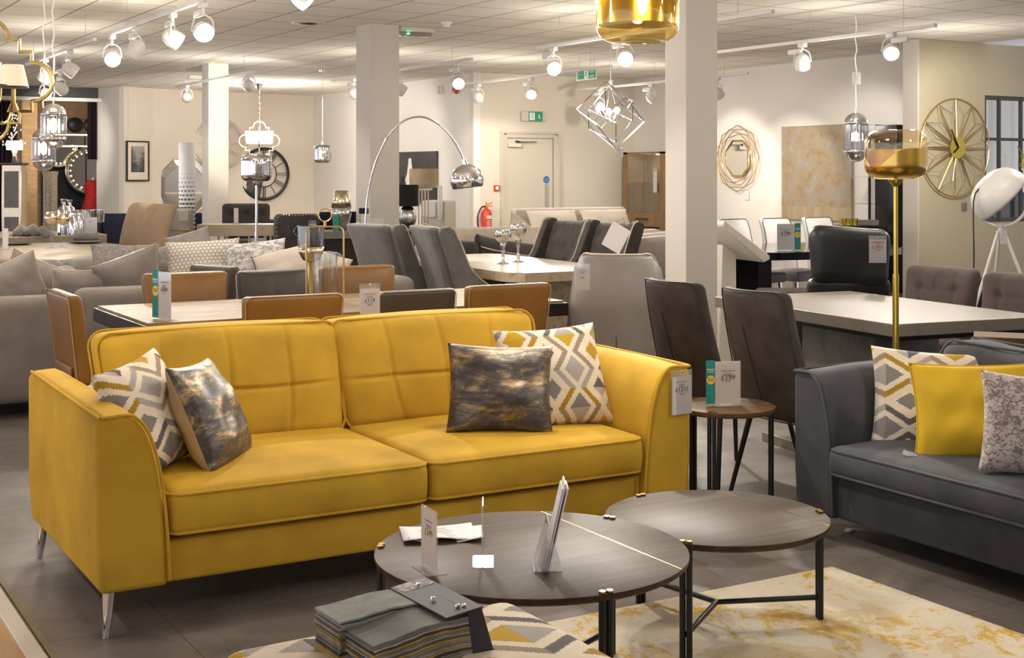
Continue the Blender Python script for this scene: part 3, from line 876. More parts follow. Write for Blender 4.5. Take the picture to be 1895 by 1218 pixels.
for y in (-.055, .055): MB().loft([[(-.036, y + e, .003), (.036, y + e, .003), (.03, y + e, .03), (.0, y + e, .12)] for e in (-.001, .001)]).build('side_panel', M['acrylic'], lf)
for k in range(3):
    o = MB().loft(panel(-.012 + .006 * k, .006, .036 + .007 * k, .215 + .012 * (k == 1), .098, .0035)).build('leaflet', M['paper'], lf)
def sheet(c, yaw, w, d, seed, z):
    r = random.Random(seed); n = 8; vs = []
    for i in range(n + 1):
        for j in range(n + 1):
            u, v = i / n - .5, j / n - .5
            vs.append((u * w, v * d, z + .010 * (abs(u) ** 2) * 2 + .007 * sin(5 * u + seed) * (.5 - v) + .006 * max(0, v) * u))
    fs = [(i * (n + 1) + j, (i + 1) * (n + 1) + j, (i + 1) * (n + 1) + j + 1, i * (n + 1) + j + 1) for i in range(n) for j in range(n)]
    o = MB().add(vs, fs).build('paper_sheet', M['paper'], loc=c, rz=yaw, smooth=180)
    md = o.modifiers.new('th', 'SOLIDIFY'); md.thickness = .0006
    return o
a = sheet((1.755, 3.435, .420), rad(-21), .21, .15, 2, .008)
tag(a, 'printed white sheet lying on top of another on the coffee table', 'paper')
text('print_text', 'ANTRIM', .009, M['ink'], a, (.01, .04, .0105), (0, 0, 0))
b = MB()
for k in range(5): b.box((-.01 + .02 * (k % 2), .015 - .02 * k, .0118), (.09 - .02 * (k % 2), .0016, .0004))
b.build('print_lines', M['ink'], a)
a = sheet((1.775, 3.425, .420), rad(-27), .21, .15, 5, .003)
tag(a, 'plain white sheet peeping out from under the printed sheet', 'paper')

# ------------------------------------------------------------------ gold glass lamps near the slate sofa
def drum_profile(r, z0, z1, rr, rin=.03):
    p = [(rin, z0)] + [(r - rr + rr * sin(a), z0 + rr - rr * cos(a)) for a in [PI / 2 * i / 8 for i in range(9)]]
    p += [(r - rr + rr * cos(a), z1 - rr + rr * sin(a)) for a in [PI / 2 * i / 8 for i in range(9)]]
    return p + [(rin, z1)]
def gold_lamp(label, loc, glassm, metalm, h0, h1, r, basez=.0, stem=.010, sleeve=None, rz=0, wave=True, lampname='floor_lamp'):
    t = thing(lampname, label, 'lamp', loc, rz)
    MB().lathe([(0, 0), (.14, 0), (.14, .012), (.02, .022), (0, .022)], 40).build('base', metalm, t)
    MB().tube([(0, 0, .02), (0, 0, h0)], stem, 14).build('stem', metalm, t)
    if sleeve: MB().tube([(0, 0, .02), (0, 0, sleeve)], stem * 1.45, 14).build('stem_sleeve', metalm, t)
    MB().lathe([(stem, h0 - .035), (.014, h0 - .03), (.034, h0 - .006), (.034, h0), (0, h0)], 24).build('collar', metalm, t)
    s = MB().lathe(drum_profile(r, h0, h1, r * .42), 48).build('glass_shade', glassm, t, smooth=180)
    # the metal lining fills the lower part of the glass, cut in a wave
    b = MB(); q = [p for p in drum_profile(r * .985, h0 + .003, h1, r * .42)]; m = 14; vs, fs = [], []
    for k in range(64):
        a = 2 * PI * k / 64
        top = h0 + (h1 - h0) * (.62 - (.40 * max(0, cos(a - 3.0)) ** 5 if wave else -.1))
        for i in range(m):
            z = h0 + .003 + (top - h0 - .003) * i / (m - 1); rr = r * .42
            dz = z - h0 - .003
            x = r * .985 - (rr - math.sqrt(max(0, rr * rr - (rr - dz) ** 2)) if dz < rr else 0)
            vs.append((x * cos(a), x * sin(a), z))
    for k in range(64):
        l = (k + 1) % 64
        for i in range(m - 1): fs.append((k * m + i, l * m + i, l * m + i + 1, k * m + i + 1))
    b.add(vs, fs); b.build('metal_lining', metalm, s, smooth=180)
    return t
gold_lamp('tall gold floor lamp with a round amber glass shade, behind the slate sofa', (4.555, 4.39, 0), M['amber_glass'], M['gold'], 1.43, 1.65, .138, sleeve=1.0, rz=rad(10))
def pendant_drum(label, x, y, z0, z1, r, glassm, metalm, lit, cord=M['black_metal'], band=(.3, 1.0), canopy=True):
    t = thing('pendant_lamp', label, 'pendant light', (x, y, z0))
    h = z1 - z0
    s = MB().lathe(drum_profile(r, 0, h, r * .4, .02), 48).build('glass_shade', glassm, t, smooth=180)
    MB().lathe([(r * .96, h * band[0]), (r * .965, h * .8), (r * .8, h * .93), (r * .3, h * .97)], 48).build('metal_lining', metalm, s, smooth=60)
    MB().tube([(0, 0, h), (0, 0, h + .05)], .02, 12).build('lamp_holder', metalm, t)
    MB().tube([(0, 0, h + .04), (0, 0, CZ - z0)], .0035, 6).build('cord', cord, t)
    if canopy: MB().lathe([(0, CZ - z0 - .03), (.055, CZ - z0 - .03), (.06, CZ - z0 - .003), (0, CZ - z0 - .003)], 24).build('ceiling_rose', metalm, t)
    MB().lathe([(0, -.05), (.02, -.045), (.032, -.015), (.03, .015), (.012, .05), (0, .05)], 16, (0, 0, h * .42)).build('bulb', lit, t, smooth=180)
    return t
pendant_drum('large lit pendant of gold metal and amber glass hanging nearest the camera', 3.267, 4.578, 2.0, 2.32, .172, M['pendant_glass'], M['gold'], M['bulb'], band=(.22, 1))

# ------------------------------------------------------------------ chairs
def make_chair(name, label, loc, rz, fab, back, seat, legs, bend=0.0, bp=3, lean=.14, tuft=None, pip=None, group=None, roll=0.0, cat='chair', wing=None, crown=0.0, rad_=.03, belly=.02, extra=None, backfab=None):
    """faces -y; back=(bottom width, top width, z0, z1, thickness); seat=(width, depth, thickness, top z); legs=(style, material, radius, splay)"""
    t = thing(name, label, cat, loc, rz, group)
    w0, w1, z0, z1, th = back; h = z1 - z0; W = max(w0, w1); sw, sd, st, sz = seat
    def f(x, y, z):
        v = (z / h + .5); k = (w0 + (w1 - w0) * v) / W; X = x * k; u = x / (W / 2)
        Y = y - bend * abs(u) ** bp * (.4 + .6 * v)
        if wing: Y -= wing * abs(u) ** 8 * max(0, 1 - abs(2 * v - 1.1) ** 3)
        if y < 0:
            kk = max(0, 1 - u ** 4) * max(0, 1 - (2 * v - 1) ** 4)
            Y -= belly * kk
            if tuft:
                g = 0
                for r in range(tuft[1]):
                    nn = tuft[0] - (r % 2 if len(tuft) > 2 else 0)
                    for c in range(nn):
                        cu = -1 + 2 * (c + .5 + (0 if nn == tuft[0] else 0)) / nn; cv = (r + .6) / (tuft[1] + .2)
                        d2 = ((u - cu) * W / 2) ** 2 + ((v - cv) * h) ** 2
                        g += math.exp(-d2 / .00065) * .022 + math.exp(-((u - cu) * W / 2 / .008) ** 2) * .004 + math.exp(-((v - cv) * h / .008) ** 2) * .003
                Y += g * kk ** .3
        Y += lean * (z + h / 2) + roll * max(0, v) ** 5
        return (X, Y, z + crown * (1 - u * u) * max(0, v) ** 2)
    by = sd / 2 - th / 2
    b = MB(); nx = 26 if tuft else 12
    b.rbox((0, by, (z0 + z1) / 2), (W, th, h), min(rad_, th * .49), 4, (nx, 2, 26 if tuft else 10), f)
    bk = b.build('backrest', backfab or fab, t, smooth=180)
    if pip:
        p = MB()
        for yy in ((-th / 2, th / 2) if pip[1] == 2 else (pip[1] * th / 2,)):
            q = [f(x, yy * .93, z) for x, z in rrect(W - .004, h - .004, min(.04, rad_ + .012), 4)]
            q = [q2 for q2 in q]
            # subdivide the straight runs so the piping follows the bend
            pts = []
            rr = rrect(W - .004, h - .004, min(.04, rad_ + .012), 4)
            for i in range(len(rr)):
                a, c = rr[i], rr[(i + 1) % len(rr)]; L = math.hypot(c[0] - a[0], c[1] - a[1]); n = max(1, int(L / .04))
                for k in range(n): pts.append(f(a[0] + (c[0] - a[0]) * k / n, yy * .93, a[1] + (c[1] - a[1]) * k / n))
            p.tube([(x, y + by, z + (z0 + z1) / 2) for x, y, z in pts], .0034, 5, True)
        p.build('piping', pip[0], bk)
    def sf(x, y, z): return (x, y, z + (.02 * max(0, 1 - (2 * x / sw) ** 2) * max(0, 1 - (2 * y / sd) ** 2) if z > 0 else 0))
    MB().rbox((0, -.01, sz - st / 2), (sw, sd, st), .03, 4, (6, 6, 1), sf).build('seat', fab, t, smooth=180)
    style, lm, lr, sp = legs
    for sx in (-1, 1):
        for sy in (-1, 1):
            x, y = sx * (sw / 2 - .05), sy * (sd / 2 - .05); b = MB()
            if style == 'tube': b.tube([(x, y, sz - st + .01), (x + sx * sp, y + sy * sp, 0)], [lr, lr * .7], 10)
            elif style == 'square': b.bar((x, y, sz - st + .01), (x + sx * sp, y + sy * sp, 0), lr * 2)
            b.build('leg', lm, t)
    if extra: extra(t, f, by, (z0 + z1) / 2)
    return t
# --- strip-wood dining table with tan and grey-brown leather chairs
tb = thing('dining_table', 'long dining table with a pale strip-wood top and black edge behind the yellow sofa', 'dining table', (2.82, 6.72, 0))
MB().box((0, 0, .756), (2.27, .97, .012)).build('wood_top', M['strip_oak'], tb)
b = MB(); b.box((0, 0, .715), (2.31, 1.01, .07)); b.build('black_frame', M['black_oak'], tb, bevel=.003)
for sx in (-1, 1): MB().box((sx * .9, 0, .34), (.09, .7, .68)).build('leg', M['black_oak'], tb, bevel=.004)
def strap(t, f, by, zc):
    p = [f(x, .03, z) for x, z in ((-.2, -.15), (.2, -.15))]
    b = MB(); b.rbox((0, by + p[0][1] + .012, zc - .15), (.34, .016, .055), .007, 2); b.build('back_strap', t.children[0].data.materials[0], t, smooth=180)
LEG_B = ('square', M['black_metal'], .0125, .02)
tanc = make_chair('dining_chair', 'tan leather dining chair pulled up nearest the left seat cushion of the yellow sofa', (2.22, 6.03, 0), PI, M['tan_leather'], (.43, .475, .49, .905, .065), (.46, .46, .08, .47), LEG_B, lean=.12, pip=(M['piping_tan'], 1), rad_=.022, extra=strap, group='leather chairs around the strip-wood table')
dup(tanc, (3.36, 6.06, 0), PI, 'tan leather dining chair pulled up behind the right end of the yellow sofa')
dup(tanc, (1.60, 6.46, 0), PI / 2, 'tan leather dining chair at the head of the strip-wood table, seen from behind')
dup(tanc, (2.21, 7.17, 0), 0, 'tan leather dining chair on the far side, behind the teal offer stand')
dup(tanc, (3.25, 7.17, 0), 0, 'tan leather dining chair on the far side, behind the gold lantern')
brn = make_chair('dining_chair', 'grey-brown leather dining chair with its back to the yellow sofa, beside the £119 card', (2.845, 6.05, 0), PI, M['brown_leather'], (.40, .42, .49, .90, .065), (.44, .46, .08, .47), LEG_B, lean=.12, pip=(M['piping_pale'], 1), rad_=.022, extra=strap, group='leather chairs around the strip-wood table')
dup(brn, (2.72, 7.17, 0), 0, 'grey-brown leather dining chair on the far side between two tan ones')
brn2 = dup(brn, (2.33, 7.9, 0), rad(-70), 'grey-brown leather chair of which one back corner shows above a tan chair')
price_tag('white £119 card in a clear sleeve hung on the near grey-brown chair', (2.585, 5.755, .945), 0.0, .105, .185, '£119')
offer_sign('teal and white offer stand at the corner of the strip-wood table', (1.79, 6.33, .762), rad(-72), '£849', w=.105, h=.225, strip=.055)
# lantern and goblet on that table
t = thing('lantern', 'gold ring-handled lantern frame with a clear glass cylinder on the strip-wood table', 'lantern', (2.80, 6.82, .762), rad(-28))
fr = [(-.10, 0, .02), (-.10, 0, .37)] + arc((-.065, 0, .37), .035, PI, PI / 2, 4)[1:] + arc((.065, 0, .37), .035, PI / 2, 0, 4) + [(.10, 0, .02)] + arc((.065, 0, .04), .035, 0, -PI / 2, 4)[1:] + arc((-.065, 0, .04), .035, -PI / 2, -PI, 4)
MB().tube(fr, .0055, 8, True).build('frame', M['old_gold'], t)
MB().tube(arc((0, 0, .468), .035, 0, 2 * PI, 28)[:-1], .004, 8, True).build('ring_handle', M['old_gold'], t)
MB().tube([(0, 0, .405), (0, 0, .435)], .008, 10).build('neck', M['old_gold'], t)
MB().lathe([(0, .008), (.078, .008), (.078, .026), (0, .026)], 32, (.0, -.0, 0)).build('tray', M['old_gold'], t)
MB().lathe([(.066, .027), (.066, .262), (.063, .262), (.063, .03)], 40).build('glass_cylinder', M['glass'], t, smooth=50)
t = thing('goblet_vase', 'smoky glass goblet with a gold lower bowl beside the lantern', 'vase', (2.83, 7.10, .762))
MB().lathe([(0, 0), (.055, 0), (.05, .006), (.012, .02), (.010, .17), (.016, .20), (0, .20)], 28).build('stem', M['old_gold'], t, smooth=60)
MB().lathe([(.012, .197), (.045, .210), (.066, .245), (.0735, .285)], 36).build('gold_bowl', M['champagne'], t, smooth=180)
MB().lathe([(.0735, .285), (.075, .40), (.072, .40), (.0705, .285)], 36).build('glass_bowl', M['smoke_glass'], t, smooth=60)

# --- pale grey leather armchair, back to the camera
def tub(label, loc, rz):
    t = thing('armchair', label, 'armchair', loc, rz)
    n = 20; secs = []
    # shell wraps round the back and drops to low arms
    for i in range(n + 1):
        a = PI * (-.06 + 1.12 * i / n); x, y = .29 * cos(a), .235 * sin(a) - .02
        k = abs(cos(a)); hgt = 1.02 - (.33 * min(1, max(0, (k - .72) / .2)) ** 1.3) - .06 * (max(0, k - .9) / .1)
        nx, ny = cos(a), sin(a); th = .05
        lean = .07 * ny
        secs.append([(x, y, .40), (x + nx * .01, y + ny * .01 + lean * .5, (hgt + .4) / 2), (x + nx * .015, y + lean + .01 * ny, hgt - .02), (x - nx * .012, y + lean - .012 * ny, hgt),
                     (x - nx * th, y + lean - ny * th, hgt - .03), (x - nx * th, y - ny * th + lean * .5, (hgt + .4) / 2), (x - nx * th, y - ny * th, .40)])
    MB().loft(secs).build('shell', M['grey_leather'], t, smooth=70)
    q = [(s[3][0], s[3][1], s[3][2] + .002) for s in secs]
    MB().tube(smooth_path(q, 2), .006, 6).build('piping', M['piping_pale'], t)
    MB().tube([(0, .225, .41), (0, .25, .7), (0, .29, 1.0)], .0022, 5).build('back_seam', M['piping_dark'], t)
    MB().rbox((0, -.04, .42), (.50, .44, .10), .04, 4, (4, 4, 1)).build('seat', M['grey_leather'], t, smooth=180)
    for sx in (-1, 1):
        for sy in (-1, 1): MB().tube([(sx * .2, sy * .16 - .02, .38), (sx * .24, sy * .22 - .02, 0)], [.014, .009], 10).build('leg', M['black_metal'], t)
    return t
tub('pale grey leather armchair with its back to the camera beside the pillar', (4.27, 6.14, 0), rad(-221))
price_tag('long white price tag hung on the back corner of the pale grey armchair', (3.793, 5.799, 0.993), rad(-40), .075, .135, '')

# --- grey-brown velvet dining chairs and the concrete table
LEG_T = ('tube', M['black_metal'], .014, .07)
def seam(t, f, by, zc):
    MB().tube([(q[0], q[1] + by + .001, q[2] + zc) for q in [f(.02 * (k > 0), .0349, -.27 + .045 * k) for k in range(10)]], .003, 5).build('back_seam', M['piping_dark'], t)
vel = make_chair('velvet_dining_chair', 'taupe velvet dining chair on black legs right behind the small side table', (4.17, 4.52, 0), PI / 2, M['taupe_velvet'], (.45, .40, .38, .955, .07), (.46, .48, .11, .49), LEG_T, bend=.07, bp=2, lean=.34, pip=(M['piping_dark'], 1), extra=seam, roll=-.02, rad_=.034, group='taupe velvet chairs along the concrete table')
dup(vel, (4.17, 5.10, 0), PI / 2, 'taupe velvet dining chair on black legs in front of the tall pillar')
ct = thing('concrete_table', 'grey concrete-topped dining table between taupe chairs and the black recliner', 'dining table', (5.20, 5.20, 0), rad(-7))
MB().box((0, 0, .73), (.93, 1.55, .06)).build('tabletop', M['concrete'], ct, bevel=.004)
MB().box((0, 0, .685), (.80, 1.40, .03)).build('black_underframe', M['black_metal'], ct)
MB().rbox((0, 0, .36), (.42, .62, .62), .02, 2).build('pedestal', M['dark_stone'], ct, smooth=60)
MB().box((-.02, 0, .025), (.72, .86, .05)).build('base_plate', M['concrete'], ct, bevel=.004)
SUE = ('tube', M['black_metal'], .013, .05)
su = make_chair('suede_dining_chair', 'buttoned taupe suede chair across the concrete table, right beside the gold lamp', (6.05, 5.66, 0), rad(-84), M['taupe_suede'], (.44, .50, .42, .90, .10), (.48, .46, .12, .49), SUE, bend=.03, bp=2, lean=.2, tuft=(2, 2), rad_=.048, group='buttoned taupe chairs across the concrete table')
dup(su, (5.98, 5.02, 0), rad(-84), 'buttoned taupe suede chair across the concrete table, below the white tripod lamp')
dup(su, (5.60, 4.02, 0), rad(-150), 'buttoned taupe suede chair of which only a corner shows behind the slate sofa')
MB().box((0, 0, 0), (.42, .3, .03)).build
o = MB().box((0, 0, .70), (.55, .40, .03)).build('lamp_table_top', M['walnut'], None); bpy.data.objects.remove(o)
# low brown table edge behind the slate sofa
lt = thing('console_table', 'brown wooden console edge showing between the slate sofa and the concrete table', 'table', (5.02, 4.05, 0), rad(-50))
MB().box((0, 0, .715), (.46, .22, .03)).build('tabletop', M['walnut'], lt, bevel=.003)
for sx in (-1, 1):
    for sy in (-1, 1): MB().box((sx * .2, sy * .09, .35), (.03, .03, .70)).build('leg', M['walnut'], lt)

# --- black recliner
t = thing('recliner', 'black leather recliner with a thick folded headrest behind the concrete table', 'recliner', (6.36, 6.62, 0), rad(-213))
def wr(x, y, z): return (x * (1 + .03 * sin(14 * z)), y + .012 * sin(9 * x + 6 * z) + .25 * z * 0, z + .012 * sin(8 * x))
MB().rbox((0, .30, .93), (.50, .17, .37), .07, 5, (12, 2, 10), wr).build('headrest', M['black_leather'], t, smooth=180)
def wr2(x, y, z): return (x, y + .016 * sin(16 * x + 4 * z) * (1 - abs(z) / .25) + .16 * z, z)
MB().rbox((0, .25, .58), (.52, .14, .42), .05, 4, (16, 2, 10), wr2).build('backrest', M['black_leather'], t, smooth=180)
MB().rbox((0, -.06, .40), (.54, .58, .16), .06, 4, (4, 4, 1)).build('seat', M['black_leather'], t, smooth=180)
for sx in (-1, 1): MB().rbox((sx * .31, -.02, .42), (.10, .56, .30), .04, 4).build('armrest', M['black_leather'], t, smooth=180)
MB().lathe([(0, 0), (.27, 0), (.27, .02), (.04, .04), (.03, .32), (0, .32)], 32).build('swivel_base', M['steel'], t, smooth=40)
price_tag('white clearance card with red writing clipped to the black recliner', (5.984, 5.913, 1.083), rad(-33), .105, .165, '£1495', red=True)

# --- black oval table with white leather chairs
bt = thing('oval_table', 'black oval dining table in front of the white leather chairs', 'dining table', (8.75, 9.75, 0), 0)
MB().loft([[(1.15 * abs(cos(a)) ** .75 * (1 if cos(a) > 0 else -1), .70 * abs(sin(a)) ** .75 * (1 if sin(a) > 0 else -1), z) for a in [2 * PI * k / 64 for k in range(64)]] for z in (.69, .76)]).build('tabletop', M['black_gloss'], bt, bevel=.006)
for sx in (-1, 1): MB().box((sx * .55, 0, .36), (.16, .5, .66)).build('pedestal', M['black_gloss'], bt)
MB().box((0, 0, .02), (1.5, .6, .04)).build('base_plate', M['black_gloss'], bt)
WHL = ('square', M['chrome'], .012, .03)
def btn(t, f, by, zc):
    q = f(0, -.03, .02); MB().lathe([(0, -.004), (.012, -.003), (.014, .003), (0, .008)], 12, M=basis((1, 0, 0), (0, 0, 1), (0, -1, 0), (q[0], q[1] + by - .003, q[2] + zc))).build('button', M['chrome'], t)
wh = make_chair('white_dining_chair', 'white leather chair nearest the white kiosk, behind the black table', (8.86, 10.42, 0), rad(8), M['white_leather'], (.42, .40, .40, 1.0, .07), (.44, .46, .10, .48), WHL, lean=.12, pip=(M['piping_dark'], -1), roll=.05, rad_=.03, tuft=(1, 1), extra=btn, group='white leather chairs behind the black table')
dup(wh, (9.40, 10.42, 0), rad(4), 'white leather chair standing behind the teal offer stand on the black table')
dup(wh, (9.98, 10.42, 0), rad(4), 'white leather chair partly hidden by the black recliner headrest')
offer_sign('white and teal offer stand on the black oval table', (8.30, 9.33, .76), rad(-20), '£749', flip=True, w=.17, h=.24, strip=.06)
bn = thing('bench', 'low taupe upholstered bench with a black base before the black table', 'bench', (7.72, 8.55, 0), rad(-30))
MB().rbox((0, 0, .44), (.62, .42, .10), .035, 4, (4, 4, 1)).build('seat', M['taupe_suede'], bn, smooth=180)
MB().box((0, 0, .2), (.5, .32, .38)).build('base', M['black_gloss'], bn)
# kiosk
k = thing('display_kiosk', 'white slanted information kiosk beside the tall pillar', 'kiosk', (6.444, 7.836, 0), rad(80))
s = MB().loft([[(x, -.17, z), (x, .20, z + .26), (x, .22, z + .225), (x, .20, z + .19), (x, -.12, z - .05), (x, -.17, z - .03)] for x, z in ((-.26, .86), (.26, .86))]).build('slanted_head', M['cream_plastic'], k, bevel=.008)
MB().loft([[(x, -.15, .873), (x, .18, .873 + .232), (x, .18, .879 + .232), (x, -.15, .879)] for x in (-.22, .22)]).build('screen', M['black_gloss'], s)
MB().loft([[(-.16, .05, 0), (.16, .05, 0), (.16, .20, 0), (-.16, .20, 0)], [(-.11, .02, .86), (.11, .02, .86), (.11, .14, .94), (-.11, .14, .94)]]).build('stand', M['cream_plastic'], k, bevel=.01)
MB().box((0, .12, .012), (.44, .36, .024)).build('base_plate', M['white_plastic'], k)

# --- stone table with grey velvet and tufted chairs
stt = thing('stone_table', 'travertine dining table with two tall glass candle goblets', 'dining table', (5.28, 9.2, 0), rad(-3))
poly = [(-.5, -1.0), (-.4, -1.12), (.4, -1.12), (.5, -1.0), (.5, 1.0), (.4, 1.12), (-.4, 1.12), (-.5, 1.0)]
MB().prism(poly, .695, .755).build('rough_edge', M['travertine_edge'], stt)
MB().prism([(x * .995, y * .995) for x, y in poly], .7552, .761).build('polished_top', M['travertine'], stt)
for sy in (-.6, .6): MB().box((0, sy, .345), (.42, .34, .69)).build('pedestal', M['travertine_edge'], stt)
def candle_goblet(label, loc, h, r):
    t = thing('candle_goblet', label, 'candle holder', loc, 0, 'glass candle goblets on the travertine table')
    MB().lathe([(0, 0), (.055, 0), (.05, .006), (.014, .018), (.010, h * .35), (.022, h * .40), (.012, h * .44), (.026, h * .50), (.020, h * .54), (.024, h * .6), (0, h * .6)], 24).build('stem', M['mirror_glass'], t, smooth=180)
    MB().lathe([(.02, h * .6)] + [(r * sin(a), h * .6 + r * .95 * (1 - cos(a))) for a in [PI * .12 + PI * .6 * i / 10 for i in range(11)]], 32).build('globe', M['mirror_glass'], t, smooth=180)
    MB().lathe([(0, h * .6 + .01), (r * .6, h * .6 + .022), (r * .6, h * .6 + .06), (0, h * .6 + .06)], 20).build('candle', M['cream_plastic'], t, smooth=40)
    return t
candle_goblet('shorter glass candle goblet on the travertine table', (5.17, 9.02, .761), .27, .066)
candle_goblet('taller glass candle goblet on the travertine table', (5.37, 9.13, .761), .335, .066)
LEG_W = ('square', M['black_oak'], .02, .0)
def wings(t, f, by, zc):
    m = t.children[0].data.materials[0]
    for s in (-1, 1):
        side = [(.255, .44), (.265, .62), (.33, .84), (.40, 1.04), (.385, 1.075), (.33, 1.085), (.285, 1.06), (.235, .95), (.16, .78), (.02, .66), (-.16, .60), (-.24, .57), (-.25, .44)]
        w = MB().loft([[(s * .275 + e, y, z) for y, z in side] for e in (-.035, .035)]).build('wing', m, t, bevel=.012, bseg=3, smooth=60)
        MB().tube(smooth_path([(s * .31, y - .004, z) for y, z in side[5:12]], 4), .005, 5).build('piping', M['piping_pale'], w)
gv = make_chair('wing_chair', 'silver-grey crushed velvet wing chair beside the chrome arc lamp', (4.55, 9.28, 0), rad(97), M['grey_velvet'], (.50, .54, .36, 1.08, .09), (.52, .52, .14, .50), LEG_W, bend=.01, bp=4, lean=.26, pip=(M['piping_pale'], -1), roll=.03, rad_=.03, extra=wings, group='grey velvet wing chairs at the travertine table')
dup(gv, (4.74, 8.62, 0), rad(80), 'grey velvet wing chair with pale piping between the arc lamp chair and the travertine table')
tf = make_chair('tufted_chair', 'deep-buttoned charcoal velvet chair across the travertine table, farther one', (5.79, 9.54, 0), rad(-86), M['charcoal_velvet'], (.50, .52, .36, 1.06, .10), (.52, .52, .14, .50), LEG_W, bend=.01, bp=4, lean=.24, tuft=(4, 5, 1), roll=.03, rad_=.04, extra=wings, group='buttoned charcoal chairs at the travertine table')
tf2 = dup(tf, (5.79, 8.88, 0), rad(-86), 'deep-buttoned charcoal velvet chair across the travertine table, carrying a tilted card')
cd = thing('card', 'tilted pale grey card hanging on the nearer buttoned charcoal chair', 'price tag', (5.81, 8.421, 0.973), rad(-60)); cd.rotation_euler = (0, rad(28), rad(-55))
MB().box((0, 0, 0), (.16, .002, .20)).build('card_sheet', M['paper'], cd)
MB().tube([(-.06, 0, .09), (-.02, .01, .16), (.03, 0, .09)], .0015, 5).build('string', M['ink'], cd)
# --- dark velvet chaise with a sloping back behind the stone table
ch = thing('chaise', 'dark grey velvet chaise with a long sloping back and pale piping', 'chaise', (7.0, 11.35, 0), rad(0))
n = 14; secs = []; top = []
for i in range(n + 1):
    u = i / n; x = -.95 + 1.9 * u; z = .90 - .30 * (u ** .8) * (1 - .22 * u); d = .10
    secs.append([(x, -.36, .12), (x, -.38, z - .08), (x, -.36, z - .02), (x, -.31, z), (x, -.26, z - .03), (x, -.25, .12)]); top.append((x, -.385, z - .12))
MB().loft(secs).build('backrest', M['charcoal_velvet'], ch, smooth=60)
MB().tube(top, .006, 6).build('piping', M['piping_pale'], ch)
MB().rbox((0, .1, .31), (1.9, .72, .30), .05, 4).build('seat', M['charcoal_velvet'], ch, smooth=180)
MB().rbox((.98, -.02, .40), (.14, .72, .52), .06, 4).build('armrest', M['charcoal_velvet'], ch, smooth=180)
MB().rbox((-1.0, -.02, .48), (.14, .72, .70), .06, 4).build('armrest', M['charcoal_velvet'], ch, smooth=180)
for sx in (-1, 1):
    for sy in (-1, 1): MB().lathe([(.018, 0), (.03, .12), (0, .12)], 12, (sx * .85, sy * .28 , 0)).build('leg', M['black_oak'], ch)

# --- cream sofa and bed by the right wall
cs = thing('cream_sofa', 'cream buttoned sofa behind the charcoal tufted chairs', 'sofa', (7.95, 13.7, 0), rad(0))
MB().rbox((0, 0, .21), (1.9, .85, .41), .06, 4).build('seat', M['cream_fabric'], cs, smooth=180)
def bt2(x, y, z):
    g = sum(math.exp(-((x - cx) ** 2 + (z - cz) ** 2) / .002) for cx in (-.75, -.45, -.15, .15, .45, .75) for cz in (-.06, .12))
    return (x, y + (.05 * g if y < 0 else 0), z)
MB().rbox((0, .33, .55), (1.9, .20, .55), .07, 4, (40, 2, 14), bt2).build('backrest', M['cream_fabric'], cs, smooth=180)
for sx in (-1, 1): MB().rbox((sx * .98, 0, .38), (.2, .85, .55), .08, 4).build('armrest', M['cream_fabric'], cs, smooth=180)
cushion('large plain cream cushion leaning at the end of the cream sofa', M['cream_fabric'], (.60, .55, .2), (7.775, 13.062, 0.666), 10, 25, 35, seed=31)
bd = thing('bed', 'low bed with cream pillows and a grey striped throw in front of the oak cabinet', 'bed', (9.95, 14.3, 0), 0)
MB().box((0, 0, .09), (1.6, 2.3, .18)).build('base', M['black_fabric'], bd)
MB().rbox((0, 0, .36), (1.7, 2.4, .48), .06, 4).build('mattress', M['cream_fabric'], bd, smooth=180)
MB().rbox((0, -.35, .45), (1.78, 1.75, .50), .05, 4, (10, 14, 2), lambda x, y, z: (x, y, z + .025 * sin(7 * y + 2 * x) * (z > 0))).build('throw', M['throw'], bd, smooth=180)
MB().box((0, 1.25, .5), (1.8, .12, 1.0)).build('headboard', M['cream_fabric'], bd, bevel=.03)
for i, x in enumerate((-.42, .42)):
    cushion(['cream bed pillow on the side nearest the fire door', 'cream bed pillow on the side nearest the tall pillar'][i], M['cream_fabric'], (.78, .42, .22), (9.95 + x, 15.25, .79), 0, 30, seed=40 + i, group='cream pillows on the low bed', name='bed_pillow')

# ------------------------------------------------------------------ grey sofas and cushions on the left
def simple_sofa(name, label, loc, rz, W, D, zb, fab, seat=.44, arm=.0):
    t = thing(name, label, 'sofa', loc, rz)
    MB().rbox((0, D / 2 - .13, (zb + .08) / 2), (W, .26, zb - .08), .07, 5, (8, 1, 3), lambda x, y, z: (x, y + .05 * z * (y > 0), z)).build('backrest', fab, t, smooth=180)
    MB().rbox((0, -.1, .25), (W, D - .2, .34), .05, 4, (6, 4, 1)).build('seat', fab, t, smooth=180)
    if arm:
        for sx in (-1, 1): MB().rbox((sx * (W / 2 + arm / 2), -.02, .35), (arm, D, .54), .06, 4).build('armrest', fab, t, smooth=180)
    for sx in (-1, 1):
        for sy in (-1, 1): MB().box((sx * (W / 2 - .1), sy * (D / 2 - .1), .045), (.06, .06, .09)).build('leg', M['black_oak'], t)
    return t
simple_sofa('corner_sofa', 'grey fabric sofa seen from behind, at the edge of the walkway', (.92, 8.88, 0), PI, 1.86, .95, .715, M['grey_fabric'])
simple_sofa('corner_sofa', 'grey fabric sofa seen from behind beyond the strip-wood table', (3.0, 8.90, 0), PI, 2.28, .95, .745, M['grey_fabric'])
G = 'cushions along the grey sofas'
cushion('plain grey cushion back at the sofa end nearest the walkway', M['honeycomb'], (.44, .40, .16), (1.553, 8.989, 0.715), 176, 18, 22, seed=11, pip=M['piping_pale'], back=M['grey_fabric'], group=G)
